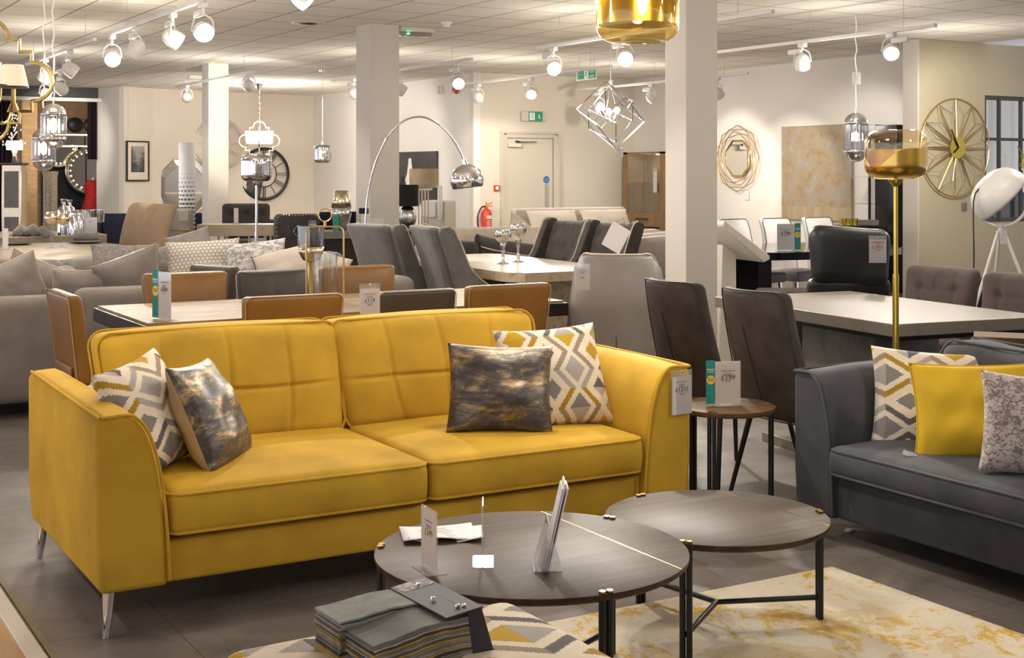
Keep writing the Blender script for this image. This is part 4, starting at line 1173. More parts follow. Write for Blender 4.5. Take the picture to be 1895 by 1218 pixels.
cushion('grey cushion with a pebble-patterned face peeping over its top edge', M['honeycomb'], (.46, .42, .17), (1.755, 9.219, 0.707), 170, 25, -24, seed=12, pip=M['piping_pale'], back=M['grey_fabric'], group=G)
cushion('small grey cushion with a braided pale edge beside the tan head chair', M['honeycomb'], (.36, .26, .15), (1.983, 8.97, 0.715), 178, 20, -2, seed=13, pip=M['piping_pale'], back=M['grey_fabric'], group=G)
cushion('big slanting grey cushion with one raised corner beside the teal offer stand', M['marbled'], (.46, .34, .18), (2.296, 8.985, 0.772), 186, 22, 18, seed=14, pip=M['piping_pale'], back=M['grey_fabric'], group=G)
simple_sofa('facing_sofa', 'pale grey sofa facing the camera under the honeycomb cushion', (3.45, 10.62, 0), 0, 2.36, .9, .78, M['grey_fabric2'], arm=.0)
cushion('ribbed grey cushion behind the big slanting one', M['ribbed_grey'], (.48, .30, .16), (2.48, 9.78, 0.806), -12, 20, 0, seed=15, group=G)
cushion('ribbed grey cushion squeezed beside the honeycomb one', M['ribbed_grey'], (.30, .32, .15), (2.827, 10.041, 0.767), -20, 20, -10, seed=16, group=G)
cushion('cream honeycomb-patterned cushion behind the far tan chair', M['honeycomb'], (.54, .32, .16), (3.039, 9.744, 0.813), -18, 18, -3, seed=17, group=G)
cushion('shiny marbled grey velvet cushion behind the far grey-brown chair', M['marbled'], (.45, .30, .16), (3.342, 9.452, 0.82), -22, 18, -6, seed=18, group=G)
cushion('cream cushion with dark piping lying low beside the marbled one', M['cream_fabric'], (.44, .28, .16), (3.473, 9.202, 0.787), -20, 30, -14, seed=19, pip=M['piping_dark'], group=G)
cushion('cream ruffled cushion seen through the lantern glass', M['cream_fabric'], (.30, .34, .15), (3.682, 8.964, 0.74), -30, 25, 18, seed=20, group=G, wob=.012)
cushion('pale lilac-grey cushion standing alone at the back of the facing sofa', M['grey_fabric2'], (.36, .26, .13), (3.194, 10.579, 0.869), -25, 10, -16, seed=21, group=G)
# tweed armchair
t = thing('tweed_armchair', 'grey tweed armchair with rolled arms in front of the far dining table', 'armchair', (1.66, 10.35, 0), rad(-25))
for sx in (-1, 1):
    b = MB(); b.rbox((sx * .42, 0, .34), (.18, .8, .54), .05, 3); b.build('armrest', M['grey_fabric2'], t, smooth=180)
    MB().tube([(sx * .43, -.40, .66), (sx * .43, .40, .66)], .105, 20).build('arm_roll', M['grey_fabric2'], t)
MB().rbox((0, -.03, .30), (.72, .74, .34), .06, 4).build('seat', M['grey_fabric2'], t, smooth=180)
MB().rbox((0, .36, .50), (.84, .16, .62), .06, 4).build('backrest', M['grey_fabric2'], t, smooth=180)
price_tag('white card on the rolled arm of the tweed armchair', (1.87, 9.788, 0.792), rad(-30), .10, .07, '')

# ------------------------------------------------------------------ far-left dining tables
def oblong(w, d, e, z0, z1): return [[(w / 2 * (abs(cos(a)) ** e) * (1 if cos(a) > 0 else -1), d / 2 * (abs(sin(a)) ** e) * (1 if sin(a) > 0 else -1), z) for a in [2 * PI * k / 72 for k in range(72)]] for z in (z0, z1)]
t = thing('boat_table', 'pale travertine table with a curved edge and thick pedestal, left of the tan high-back chairs', 'dining table', (2.35, 12.72, 0), 0)
MB().loft(oblong(2.05, 2.9, .42, .675, .76)).build('tabletop', M['travertine'], t, bevel=.006)
MB().box((.1, -.1, .34), (.72, .6, .67)).build('pedestal', M['travertine_edge'], t)
t = thing('travertine_console', 'second travertine table behind the boat-shaped one, set with plates and silver bottles', 'dining table', (2.55, 15.95, 0), 0)
MB().loft(oblong(2.3, 1.5, .2, .66, .78)).build('tabletop', M['travertine'], t, bevel=.006)
MB().box((0, 0, .33), (.9, .6, .66)).build('pedestal', M['travertine_edge'], t)
par = make_chair('high_back_chair', 'tan suede high-backed dining chair, the farther one, nearer the pale wall end', (3.37, 13.82, 0), rad(-75), M['tan_suede'], (.46, .44, .38, 1.16, .11), (.47, .48, .14, .50), ('square', M['black_oak'], .02, 0), lean=.17, roll=.06, rad_=.05, group='tan high-backed chairs')
dup(par, (3.38, 13.16, 0), rad(-75), 'tan suede high-backed dining chair, the nearer one, beside the grey bar chair')
def wine_goblet(label, loc, h=.30):
    t = thing('goblet', label, 'goblet', loc, 0, 'silvered goblets on the boat-shaped table')
    MB().lathe([(0, 0), (.05, 0), (.045, .006), (.010, .02), (.008, h * .55), (.02, h * .62), (.010, h * .66), (0, h * .66)], 20).build('stem', M['glass'], t, smooth=180)
    MB().lathe([(.01, h * .66), (.05, h * .72), (.062, h * .82), (.056, h)], 24).build('bowl', M['champagne'], t, smooth=180)
    return t
wine_goblet('silvered goblet in front, nearer the card stand', (2.62, 13.02, .76), .34)
wine_goblet('silvered goblet behind and right of the other on the boat-shaped table', (2.74, 13.12, .76), .32)
def bottle(label, loc, h, r):
    t = thing('silver_bottle', label, 'bottle', loc, 0, 'silver bottles')
    MB().lathe([(0, 0), (r, 0), (r, h * .68), (r * .85, h * .76), (r * .35, h * .82), (r * .32, h * .9), (0, h * .9)], 24).build('body', M['chrome'], t, smooth=50)
    MB().lathe([(r * .36, h * .9), (r * .5, h * .93), (r * .5, h), (0, h)], 20).build('stopper', M['mirror_glass'], t, smooth=50)
    return t
bottle('tallest silver bottle, leftmost of the group behind the goblets', (3.234, 15.422, 0.78), .40, .065)
bottle('tall smoky silver bottle just behind the tallest one', (3.413, 15.958, 0.78), .38, .06)
bottle('short silver bottle in front beside the glass bowl', (3.332, 15.364, 0.78), .27, .06)
bottle('dark short silver bottle next to the teal offer stand', (3.415, 15.472, 0.78), .27, .055)
t = thing('glass_bowl_vase', 'wide silvered glass bowl on the second travertine table', 'vase', (3.645, 15.991, 0.78))
MB().lathe([(0, 0), (.10, .0), (.11, .1), (0, .1)], 28).build('base', M['black_gloss'], t)
MB().lathe([(.11, .10), (.165, .12), (.17, .26), (.165, .26), (.16, .125)], 32).build('bowl', M['mirror_glass'], t, smooth=60)
offer_sign('teal and white offer stand beside the silver bottles', (3.524, 15.409, 0.78), rad(-28), '', w=.145, h=.19, strip=.06)
t = thing('card_stand', 'narrow clear card stand at the near corner of the boat-shaped table', 'sign stand', (2.22, 13.067, 0.76), rad(-40))
MB().box((0, 0, .002), (.09, .07, .004)).build('stand_base', M['acrylic'], t)
MB().box((0, 0, .10), (.055, .003, .19)).build('card', M['paper'], t)
def plate(label, loc, r):
    return tag(MB().lathe([(0, 0), (r * .6, 0), (r, .014), (r, .018), (r * .6, .006), (0, .006)], 36).build('plate', M['charcoal_velvet'] if False else M['dark_metal'], loc=loc), label, 'plate', 'dark plates on the travertine tables')
plate('dark plate under the folded napkins on the second travertine table', (2.908, 15.458, 0.78), .24)
plate('dark plate beside the clear card stand', (2.466, 13.918, 0.76), .15)
plate('dark plate under the rolled napkin on the boat-shaped table', (3.125, 13.897, 0.76), .17)
def napkin(label, loc, s, seed, rz=0):
    r = random.Random(seed)
    return tag(MB().rbox((0, 0, .03), (s, s * .55, .06), .028, 4, (8, 6, 1), lambda x, y, z: (x, y, z * (1 + 1.3 * math.exp(-(x / s * 4) ** 2)) + .015 * sin(22 * x + seed))).build('napkin', M['grey_fabric2'], loc=loc, rz=rz, smooth=180), label, 'napkin', 'folded napkins')
napkin('pale folded napkin on the plate in front of the brick alcove', (2.761, 15.332, 0.8), .16, 1)
napkin('grey folded napkin standing in the middle of the far plate', (2.882, 15.261, 0.8), .20, 2)
napkin('dark folded napkin at the goblet side of the far plate', (2.957, 15.066, 0.8), .17, 3)
t = tag(MB().tube([(-.13, 0, .05), (-.1, 0, .05), (.12, .0, .05)], [.028, .04, .04], 14).build('rolled_napkin', M['grey_fabric2'], loc=(3.141, 13.918, 0.775), rz=rad(-15)), 'rolled grey napkin lying across the dark plate', 'napkin')

FY = lambda o: basis((1, 0, 0), (0, 0, 1), (0, -1, 0), o)          # flat things on walls that face the camera side
FX = lambda o: basis((0, -1, 0), (0, 0, 1), (-1, 0, 0), o)         # flat things on the right-hand walls
def ring(b, r, th, n=48, mi=0, M=None, z=0): return b.tube(arc((0, 0, z), r, 0, 2 * PI, n, 'xy')[:-1], th, 8, True, mi, M)
# ------------------------------------------------------------------ clocks, mirrors, pictures
def roman_clock(label, loc, r, m, face=None):
    t = thing('wall_clock', label, 'clock', loc)
    b = MB(); ring(b, r, .022, M=FY((0, 0, 0))); ring(b, r * .93, .008, M=FY((0, 0, 0))); ring(b, r * .5, .010, M=FY((0, 0, 0)))
    b.build('frame', m, t)
    b = MB()
    for k in range(12):
        a = 2 * PI * k / 12
        for e in ((-.045, .045), (0,), (-.07, 0, .07))[k % 3]:
            b.bar((r * .52 * cos(a + e * 1.4), 0, r * .52 * sin(a + e * 1.4)), (r * .92 * cos(a + e), 0, r * .92 * sin(a + e)), .016, .012)
    b.build('numerals', m, t)
    b = MB(); b.bar((0, -.02, 0), (.0, -.02, r * .55), .018, .006); b.bar((0, -.02, 0), (-r * .38, -.02, -.12), .02, .006); b.build('hands', m, t)
    if face: MB().lathe([(0, 0), (r * .93, 0), (r * .93, .006), (0, .006)], 48, M=FY((0, .012, 0))).build('face', face, t)
    return t
roman_clock('large pale skeleton clock half hidden by the narrow pillar', (7.93, 24.5, 2.024), .47, paint('stone_cream_frame', (.50, .44, .36), .5))
dk = roman_clock('dark skeleton clock with a partly mirrored face behind the chrome lamp', (8.899, 24.708, 1.46), .49, M['black_metal'])
b = MB(); b.add([(0, -.004, 0)] + [(.47 * cos(a), -.004, .47 * sin(a)) for a in [PI * .72 + PI * .72 * k / 12 for k in range(13)]], [(0, k + 2, k + 1) for k in range(12)]); b.build('mirror_segment', M['dark_metal'], dk)
t = thing('octagon_mirror', 'octagonal mirror with a faceted mirror rim behind the white perforated lamp', 'mirror', (7.254, 24.355, 1.233))
def octa(r, k0=.5): return [(r * cos(2 * PI * (k + k0) / 8), r * sin(2 * PI * (k + k0) / 8)) for k in range(8)]
MB().prism(octa(.40), 0, .02, M=FY((0, 0, 0))).build('mirror_glass', M['mirror'], t)
b = MB()
for k in range(8):
    a = [(.41, k), (.41, k + 1), (.53, k + 1), (.53, k)]
    b.add([(r * cos(2 * PI * (q + .5) / 8), -(.035 if r < .5 else .01), r * sin(2 * PI * (q + .5) / 8)) for r, q in a], [(0, 1, 2, 3)])
b.build('bevelled_rim', M['mirror'], t)
b = MB(); b.tube([(x, -.01, z) for x, z in octa(.535)], .010, 6, True); b.build('frame', M['champagne'], t)
t = thing('framed_print', 'framed black and white street print in a white mount on the angled wall', 'picture', (6.323, 24.074, 1.69), rad(28))
b = MB()
for c, d in (((0, 0, .345), (.52, .03, .025)), ((0, 0, -.345), (.52, .03, .025)), ((-.25, 0, 0), (.025, .03, .715)), ((.25, 0, 0), (.025, .03, .715))): b.box(c, d)
b.build('frame', M['black_plastic'], t)
MB().box((0, .004, 0), (.49, .008, .68)).build('mount', M['cream_paper'], t)
MB().box((0, -.001, .03), (.31, .004, .46)).build('print', M['photo'], t)
t = thing('canvas', 'dark canvas showing a pale glass shape behind the table lamps', 'picture', (9.80, 20.03, 1.41), rad(1.8))
MB().box((0, 0, 0), (.04, 1.55, .83)).build('canvas_panel', (lambda m: (m.set(color=m.ramp(m.noise(3, 6, .6), [(.4, (.018, .015, .013)), (.66, (.05, .042, .038)), (.85, (.12, .105, .095))]), rough=.5), m.m)[1])(Mat('dark_canvas')), t)
MB().lathe([(0, -.30), (.11, -.26), (.17, -.1), (.10, .0), (.06, .16), (.05, .24), (0, .25)], 24, M=Matrix.Diagonal((.05, 1, 1, 1)) @ tr(0, 0, 0)).build('pale_shape', M['wall_white'], t, loc=(-.022, .12, .06), smooth=180)
MB().bar((-.024, .62, -.36), (-.024, .36, .0), .03, .004).build('pale_streak', M['steel'], t)
t = thing('gold_mirror', 'octagonal mirror in layered gold rods on the white right wall', 'mirror', (12.765, 15.37, 1.685))
MB().prism(octa(.275), 0, .015, M=FX((0, 0, 0))).build('mirror_glass', M['mirror'], t)
b = MB(); b.tube([FX((0, 0, 0)) @ Vector((x, y, .016)) for x, y in octa(.28)], .013, 6, True); b.build('inner_frame', M['brass'], t)
b = MB()
for r, k0, z in ((.485, 0, .02), (.455, .5, .03), (.40, .25, .025), (.36, .75, .035)): b.tube([FX((0, 0, 0)) @ Vector((x, y, z)) for x, y in octa(r, k0)], .0065, 6, True)
b.build('outer_rods', M['brass'], t)
t = thing('painting', 'large textured gold and grey abstract painting on the right wall', 'painting', (12.77, 13.74, 1.473))
MB().box((0, 0, 0), (.05, 1.345, 1.285)).build('canvas', M['painting'], t)
t = thing('light_switch', 'small white wall switch under the gold rod mirror', 'switch', (12.788, 15.21, 1.145))
MB().rbox((0, 0, 0), (.012, .09, .13), .005, 2).build('plate', M['white_plastic'], t); MB().box((-.009, 0, 0), (.008, .03, .05)).build('rocker', M['paper'], t)
# gold wire clock on the partition
t = thing('wire_clock', 'large gold wire starburst clock on the sage partition', 'clock', (12.30, 10.93, 1.76))
R = .565; b = MB(); ring(b, R, .009, 72, M=FY((0, 0, 0))); b.build('outer_ring', M['old_gold'], t)
b = MB()
for k in range(12):
    a = 2 * PI * k / 12; a1 = a + PI / 12; hub = .09
    pt = lambda r, an, z=0: (r * cos(an), -z, r * sin(an))
    b.tube([pt(hub, a, .02), pt(R, a)], .0065, 6)
    for s in (-.05, .05): b.tube([pt(hub, a + s * 3, .02), pt(R * .995, a)], .0035, 5)
    b.tube([pt(hub, a1, .03), pt(R * .70, a1, .05)], .004, 5)
    b.tube([pt(R, a), pt(R * .70, a1, .05), pt(R, a + PI / 6)], .004, 5)
b.build('wire_petals', M['old_gold'], t)
MB().lathe([(0, 0), (.125, 0), (.125, .006), (0, .010)], 14, M=FY((0, -.03, 0))).build('hub_disc', M['gold'], t, smooth=20)
b = MB(); b.bar((0, -.045, 0), (-.12, -.045, .21), .016, .004); b.bar((0, -.045, 0), (-.07, -.045, -.06), .02, .004); b.bar((0, -.045, 0), (-.04, -.045, .07), .022, .004); b.build('hands', M['black_metal'], t)
t2 = thing('swing_tag', 'small dark tag hanging by a thread under the gold wire clock', 'price tag', (12.47, 10.945, 1.20))
MB().box((0, 0, -.12), (.075, .003, .085)).build('tag', M['dark_stone'], t2); MB().tube([(0, 0, -.08), (0.01, -.01, .08)], .0012, 4).build('thread', M['ink'], t2)

# ------------------------------------------------------------------ lamps
t = thing('arc_lamp', 'tall chrome arc floor lamp with a mirrored dome shade', 'lamp', (4.91, 11.03, 0), rad(-27))
MB().lathe([(0, 0), (.17, 0), (.17, .05), (0, .05)], 36).build('base', M['black_gloss'], t)
MB().tube([(0, 0, .05), (0, 0, .98)], .022, 12).build('post', M['chrome'], t)
MB().tube([(-.07, 0, .95), (.02, 0, .95)], .016, 10).build('knob', M['black_metal'], t)
P0 = [(0, 0, .95), (.02, 0, 1.25), (.08, 0, 1.52), (.19, 0, 1.77), (.33, 0, 1.92), (.475, 0, 1.965), (.60, 0, 1.93), (.73, 0, 1.83), (.83, 0, 1.68), (.885, 0, 1.56)]
MB().tube(smooth_path(P0, 6), .009, 10).build('arc_tube', M['chrome'], t, smooth=180)
MB().tube([(.875, 0, 1.585), (.89, 0, 1.535)], [.022, .03], 14).build('socket', M['chrome'], t)
q = [(r * .0 + .15 * sin(a), .15 * cos(a)) for r, a in [(0, PI * .64 * (1 - i / 16)) for i in range(17)]]
MB().lathe(q[:-1] + [(0, .15)], 48, M=tr(.905, 0, 1.395) @ rot(0, rad(-7), 0)).build('dome_shade', M['chrome'], t, smooth=180)
gold_lamp('chrome floor lamp with a mirrored round shade beneath the bright chandelier', (4.01, 11.33, 0), M['mirror_glass'], M['chrome'], 1.39, 1.625, .135, stem=.011, sleeve=.95, wave=False)
price_tag('pale tag tied low on the stem of the chrome floor lamp', (4.0, 11.28, .90), rad(-25), .11, .20, '')
pendant_drum('small mirrored chrome pendant hanging on a long grey cord', 7.637, 18.696, 1.62, 1.89, .128, M['mirror_glass'], M['chrome'], M['soft_glow'], cord=M['steel'])
t = thing('perforated_lamp', 'tall white perforated tube lamp in front of the octagonal mirror', 'lamp', (5.167, 17.255, 0)[:2] + (0,))
m = Mat('perforated_white'); x, y, z = m.xyz()
ang = m.new('ShaderNodeMath', operation='ARCTAN2'); m.link(y, ang.inputs[0]); m.link(x, ang.inputs[1]); an = N(m.nt, ang.outputs[0])
row = (z / .055).floor(); fz = ((z / .055).fract() - .5).abs(); fa = ((an * 2.2 + (row * .5)).fract() - .5).abs()
szz = (1.62 - z) * .42; hole = (fz < szz) * (fa < szz * 1.7) * (z < 1.48)
m.set(color=m.mix(hole, (.74, .73, .74), (.05, .045, .04)), rough=.5)
b = MB(); b.lathe([(.095, 0), (.105, .05), (.105, 1.86), (.098, 1.86), (.098, .05)], 36); b.build('tube_shade', m.m, t, smooth=50)
# white quatrefoil chandelier
def quatrefoil(s):
    p = []
    for k in range(4):
        a = PI / 2 * k; c, d = cos(a), sin(a)
        loc = [(.30, -.30), (.42, -.30), (.42, -.20)] + [(.42 + .2 * cos(e), .2 * sin(e)) for e in [-PI / 2 + PI * i / 8 for i in range(9)]] + [(.42, .20), (.42, .30), (.30, .30)]
        p += [(s * (x * c - y * d), s * (x * d + y * c)) for x, y in loc]
    return p
def lantern_chandelier(label, loc, s, m, lit, shades, chain_top, drum=None, rose=True):
    t = thing('chandelier', label, 'chandelier', loc, rad(-20))
    for k in range(2):
        MB().tube([((x if k == 0 else 0), (0 if k == 0 else x), z) for x, z in quatrefoil(s)], .011 * s / .55, 6, True).build('frame', m, t)
    MB().tube([(0, 0, .62 * s), (0, 0, -.45 * s)], .009, 8).build('stem', m, t)
    b = MB()
    n = max(4, int((chain_top - loc[2] - .62 * s) / .045))
    for i in range(n):
        z = loc[2] * 0 + .62 * s + .045 * (i + .5); a = (i % 2) * PI / 2
        b.tube([(.011 * cos(u) * cos(a), .011 * cos(u) * sin(a), z + .027 * sin(u)) for u in [2 * PI * k / 8 for k in range(8)]], .0035, 5, True)
    b.build('chain', m, t)
    if rose: MB().lathe([(0, chain_top - loc[2] - .12), (.02, chain_top - loc[2] - .12), (.06, chain_top - loc[2] - .005), (0, chain_top - loc[2] - .005)], 20).build('ceiling_rose', M['steel'], t)
    if drum: MB().lathe([(.22, -.10), (.24, .10), (.236, .10), (.216, -.10)], 32, (0, 0, .06)).build('drum_shade', drum, t, smooth=50)
    for k in range(shades):
        a = 2 * PI * k / shades + .3; r = .24 * s
        ar = MB().tube(smooth_path([(0, 0, -.38 * s), (r * .7 * cos(a), r * .7 * sin(a), -.42 * s), (r * cos(a), r * sin(a), -.22 * s)], 4), .010, 8).build('arm', m, t)
        MB().lathe([(.035, -.06), (.012, .0), (.012, .10)], 12, (r * cos(a), r * sin(a), -.20 * s)).build('candle_cup', m, ar)
        MB().lathe([(.085, 0), (.055, .13), (.053, .13), (.082, 0)], 20, (r * cos(a), r * sin(a), -.06 * s)).build('lamp_shade', lit, ar, smooth=50)
        MB().lathe([(.083, .0), (.086, .0), (.086, .008), (.083, .008)], 20, (r * cos(a), r * sin(a), -.062 * s)).build('shade_trim', M['black_plastic'], ar)
    return t
lantern_chandelier('bright white lantern chandelier hanging by a chain over the back dining area', (7.852, 22.042, 2.02), .55, M['champagne'], M['soft_glow'], 0, CZ, drum=glow('lit_drum', (1, .97, .92), 5))
lantern_chandelier('antique gold lantern chandelier with small lit shades at the left edge', (1.276, 8.051, 1.976), .56, M['old_gold'], glow('lit_candle_shade', (.82, .74, .56), .45), 4, CZ, rose=False)
# smoked glass pill pendants
def pill(label, loc, r, h, group, g=M['smoke_glass'], cord=M['white_plastic'], lit=True):
    t = thing('pill_pendant', label, 'pendant light', loc, 0, group)
    cap = [(r * sin(a), h / 2 - r + r * cos(a)) for a in [PI / 2 * i / 8 for i in range(9)]]
    bot = [(r * sin(a), -(h / 2 - r) - r * cos(a)) for a in [PI / 2 * i / 8 for i in range(9)]]
    MB().lathe(list(reversed(cap))[:-1] + [(0, h / 2)], 36).build('top_dome', M['mirror_glass'], t, smooth=180)
    MB().lathe([(0, -h / 2)] + bot[1:], 36).build('bottom_dome', M['mirror_glass'], t, smooth=180)
    MB().lathe([(r, -(h / 2 - r)), (r, h / 2 - r)], 72, fn=lambda a, z: 1 + .02 * (1 if sin(18 * a) > 0 else -1)).build('ribbed_cylinder', g, t, smooth=30)
    if lit: MB().lathe([(0, -.05), (.02, -.03), (.02, .03), (0, .05)], 12, (0, 0, .01)).build('bulb', M['bulb'], t)
    n = 14; H = CZ - loc[2] - h / 2
    MB().tube([(.008 * sin(2.2 * k), .008 * cos(1.7 * k), h / 2 + H * k / n) for k in range(n + 1)], .006, 6).build('cord', cord, t)
    return t
pill('ribbed smoked glass pill pendant, upper front one of the pair near the brick alcove', (1.887, 9.315, 1.77), .082, .305, 'ribbed pill pendants by the brick alcove')
pill('ribbed smoked glass pill pendant, lower rear one of the pair near the brick alcove', (1.953, 9.971, 1.627), .082, .305, 'ribbed pill pendants by the brick alcove')
pill('large ribbed smoked glass pill pendant above the black recliner', (9.544, 9.718, 1.814), .118, .48, None)
price_tag('white tag on the cord of the large smoked pendant', (9.477, 9.642, 2.446), rad(-40), .085, .125, '')
# cube-frame pendant
t = thing('cube_pendant', 'tilted wire cube pendant with three lit bulbs before the fire door', 'pendant light', (7.926, 11.586, 2.066))
A = Matrix(((.70, -.15, .69), (.34, .93, -.12), (-.62, .32, .71))).to_4x4()
Q = Euler((.55, .62, .35)).to_matrix()
def cube_edges(s):
    c = [Vector((x, y, z)) * s for x in (-1, 1) for y in (-1, 1) for z in (-1, 1)]
    return [(Q @ a, Q @ b2) for i, a in enumerate(c) for b2 in c[i + 1:] if abs((a - b2).length - 2 * s) < 1e-6]
b = MB()
for a, c in cube_edges(.205): b.bar(a, c, .012)
b.build('outer_frame', M['chrome'], t)
b = MB()
for a, c in cube_edges(.165): b.bar(Matrix.Rotation(.62, 3, 'Z') @ a, Matrix.Rotation(.62, 3, 'Z') @ c, .009)
b.build('inner_frame', M['chrome'], t)
b = MB(); b.tube([(0, 0, CZ - 2.066), (0, 0, .32)], .004, 6)
for v in ((.2, 0, .12), (-.2, .05, .1), (0, .1, -.02), (.02, -.05, .12)): b.tube([(0, 0, .32), v], .004, 5)
b.build('suspension', M['steel'], t)
MB().lathe([(0, .30), (.022, .30), (.022, .36), (0, .36)], 12).build('top_cap', M['white_plastic'], t)
for x, y, z in ((-.02, 0, .03), (-.11, .03, .085), (.09, .02, .05)):
    bb = MB().lathe([(0, -.04), (.02, -.032), (.034, 0), (.02, .032), (0, .04)], 14, (x, y, z)).build('bulb', M['bulb'], t, smooth=180)
    MB().tube([(x, y, z - .03), (x * .5, y * .5, z - .10)], .012, 8).build('bulb_holder', M['champagne'], bb)
price_tag('pale tag dangling beneath the wire cube pendant', (8.008, 11.538, 1.73), rad(-30), .07, .10, '')
# white tripod lamp
t = thing('tripod_lamp', 'white tripod floor lamp with a big tilted bowl shade by the barred window', 'lamp', (7.601, 6.358, 0)[:2] + (0,), rad(-30))
ap = 1.06
for a in (200, 330, 85): MB().tube([(.02 * cos(rad(a)), .02 * sin(rad(a)), ap), (.42 * cos(rad(a)), .42 * sin(rad(a)), 0)], .011, 8).build('leg', M['white_metal'], t)
MB().tube([(0, 0, ap - .05), (0, 0, ap + .05)], .018, 10).build('hub', M['white_metal'], t)
MB().tube(arc((.0, 0, ap + .22), .19, PI * 1.02, PI * 1.98, 18), .011, 8).build('yoke', M['white_metal'], t)
q = [(0, -.17)] + [(.21 * sin(a) ** .8, -.17 * cos(a)) for a in [PI * .56 * i / 14 for i in range(1, 15)]]
MB().lathe(q, 40, M=tr(0, 0, ap + .24) @ Vector((.72, -.1, -.69)).to_track_quat('Z', 'Y').to_matrix().to_4x4()).build('bowl_shade', M['white_metal'], t, smooth=180)
MB().tube(smooth_path([(-.16, -.05, ap + .30), (-.215, -.08, ap + .2), (-.22, -.1, ap - .2), (-.24, -.1, ap - .5), (-.32, -.08, ap - .57), (-.22, -.05, ap - .8), (-.12, 0, .01)], 6), .0055, 6).build('cable', M['black_plastic'], t)
price_tag('white tag tied at the top of the white tripod lamp', (7.52, 6.268, 1.075), rad(-30), .05, .10, '')

# ------------------------------------------------------------------ sideboard group under the dark canvas
t = thing('sideboard', 'grey-brown sideboard under the dark canvas', 'sideboard', (7.631, 15.518, 0.781)[:2] + (0,), rad(-30))
MB().box((0, 0, .37), (1.2, .84, .68)).build('body', M['dark_stone'], t, bevel=.005)
MB().box((0, 0, .725), (1.26, .90, .03)).build('top', M['black_oak'], t)
for k in (-1, 1): MB().box((k * .3, -.425, .37), (.57, .02, .62)).build('door', M['dark_stone'], t, bevel=.004)
def table_lamp(label, loc, r, h, zs, shade, base):
    t = thing('table_lamp', label, 'lamp', loc)
    MB().lathe([(r, zs), (r, zs + h), (r - .004, zs + h), (r - .004, zs)], 40).build('drum_shade', shade, t, smooth=50)
    base(t, zs); return t
def cols(t, zs):
    b = MB(); b.box((0, 0, .012), (.20, .14, .024)); b.build('foot', M['champagne'], t)
    b = MB()
    for x in (-.07, -.025, .02, .065): b.tube([(x, 0, .02), (x, 0, zs - .02)], .010, 8)
    b.build('columns', M['champagne'], t); MB().box((0, 0, zs - .02), (.2, .1, .03)).build('cap', M['champagne'], t)
def egg(t, zs):
    MB().lathe([(0, 0), (.06, 0), (.05, .015)] + [(.115 * sin(a), .17 - .155 * cos(a)) for a in [PI * (.1 + .85 * i / 14) for i in range(15)]] + [(.02, zs)], 28).build('silver_body', M['steel'], t, smooth=180)
table_lamp('beige drum-shaded table lamp on four slim gold columns', (7.814, 15.701, 0.771)[:2] + (.74,), .185, .245, .54, fabric('beige_shade', (.40, .31, .20), .85), cols)
table_lamp('black drum-shaded table lamp with an egg-shaped silver base', (7.436, 15.4, 0.788)[:2] + (.74,), .14, .27, .31, M['black_fabric'], egg)
t = thing('water_dispenser', 'white water dispenser with a cup tube on its side', 'water dispenser', (8.4, 16.401, 0.736)[:2] + (.0,), rad(-50))
MB().box((.0, 0, .55), (.36, .34, 1.1)).build('body', M['cream_plastic'], t, bevel=.02)
MB().box((-.08, -.178, .98), (.20, .02, .22)).build('front_panel', M['white_plastic'], t, bevel=.008)
MB().tube([(.10, -.21, .93), (.10, -.21, 1.16), (.10, -.21, 1.30)], [.032, .036, .036], 16).build('cup_tube', M['white_plastic'], t)
MB().tube([(.10, -.21, .84), (.10, -.21, .93)], [.022, .03], 14).build('cup_holder', M['white_plastic'], t)
# crackle vase and boxes on the black sideboard
t = thing('black_console', 'black console with a grey stone top beside the square pillar', 'console table', (5.21, 12.11, 0)[:2] + (0,), rad(-4))
MB().box((0, 0, .42), (.72, .42, .84)).build('body', M['black_oak'], t, bevel=.005); MB().box((0, 0, .875), (.80, .48, .07)).build('stone_top', M['dark_stone'], t, bevel=.004)
C0 = t.location
t = thing('crackle_vase', 'tall vase, bronze above and crackled silver below, on the black console', 'vase', (C0.x - .09, C0.y - .05, .91))
MB().lathe([(0, 0), (.05, 0), (.075, .06), (.098, .16), (.096, .22)], 32).build('silver_lower', M['crackle'], t, smooth=180)
MB().lathe([(.096, .22), (.088, .29), (.062, .385), (.055, .385), (.05, .36)], 32).build('bronze_upper', M['champagne'], t, smooth=180)
for i, (dx, w, h, mm) in enumerate(((.13, .10, .16, 'white_leather'), (.25, .14, .11, 'cream_plastic'), (.13, .06, .055, 'navy'))):
    z = .91 if i < 2 else 1.07
    tag(MB().box((0, 0, h / 2), (w, .1, h)).build('gift_box', M[mm], loc=(C0.x + dx, C0.y - .08, z), bevel=.003), ['small white box beside the crackle vase', 'low cream box at the end of the black console', 'tiny navy box on top of the small white box'][i], 'box')
tag(MB().box((0, 0, .075), (.05, .02, .15)).build('offer_card', M['teal'], loc=(C0.x - .20, C0.y - .17, .91)), 'narrow teal card before the crackle vase', 'sign')
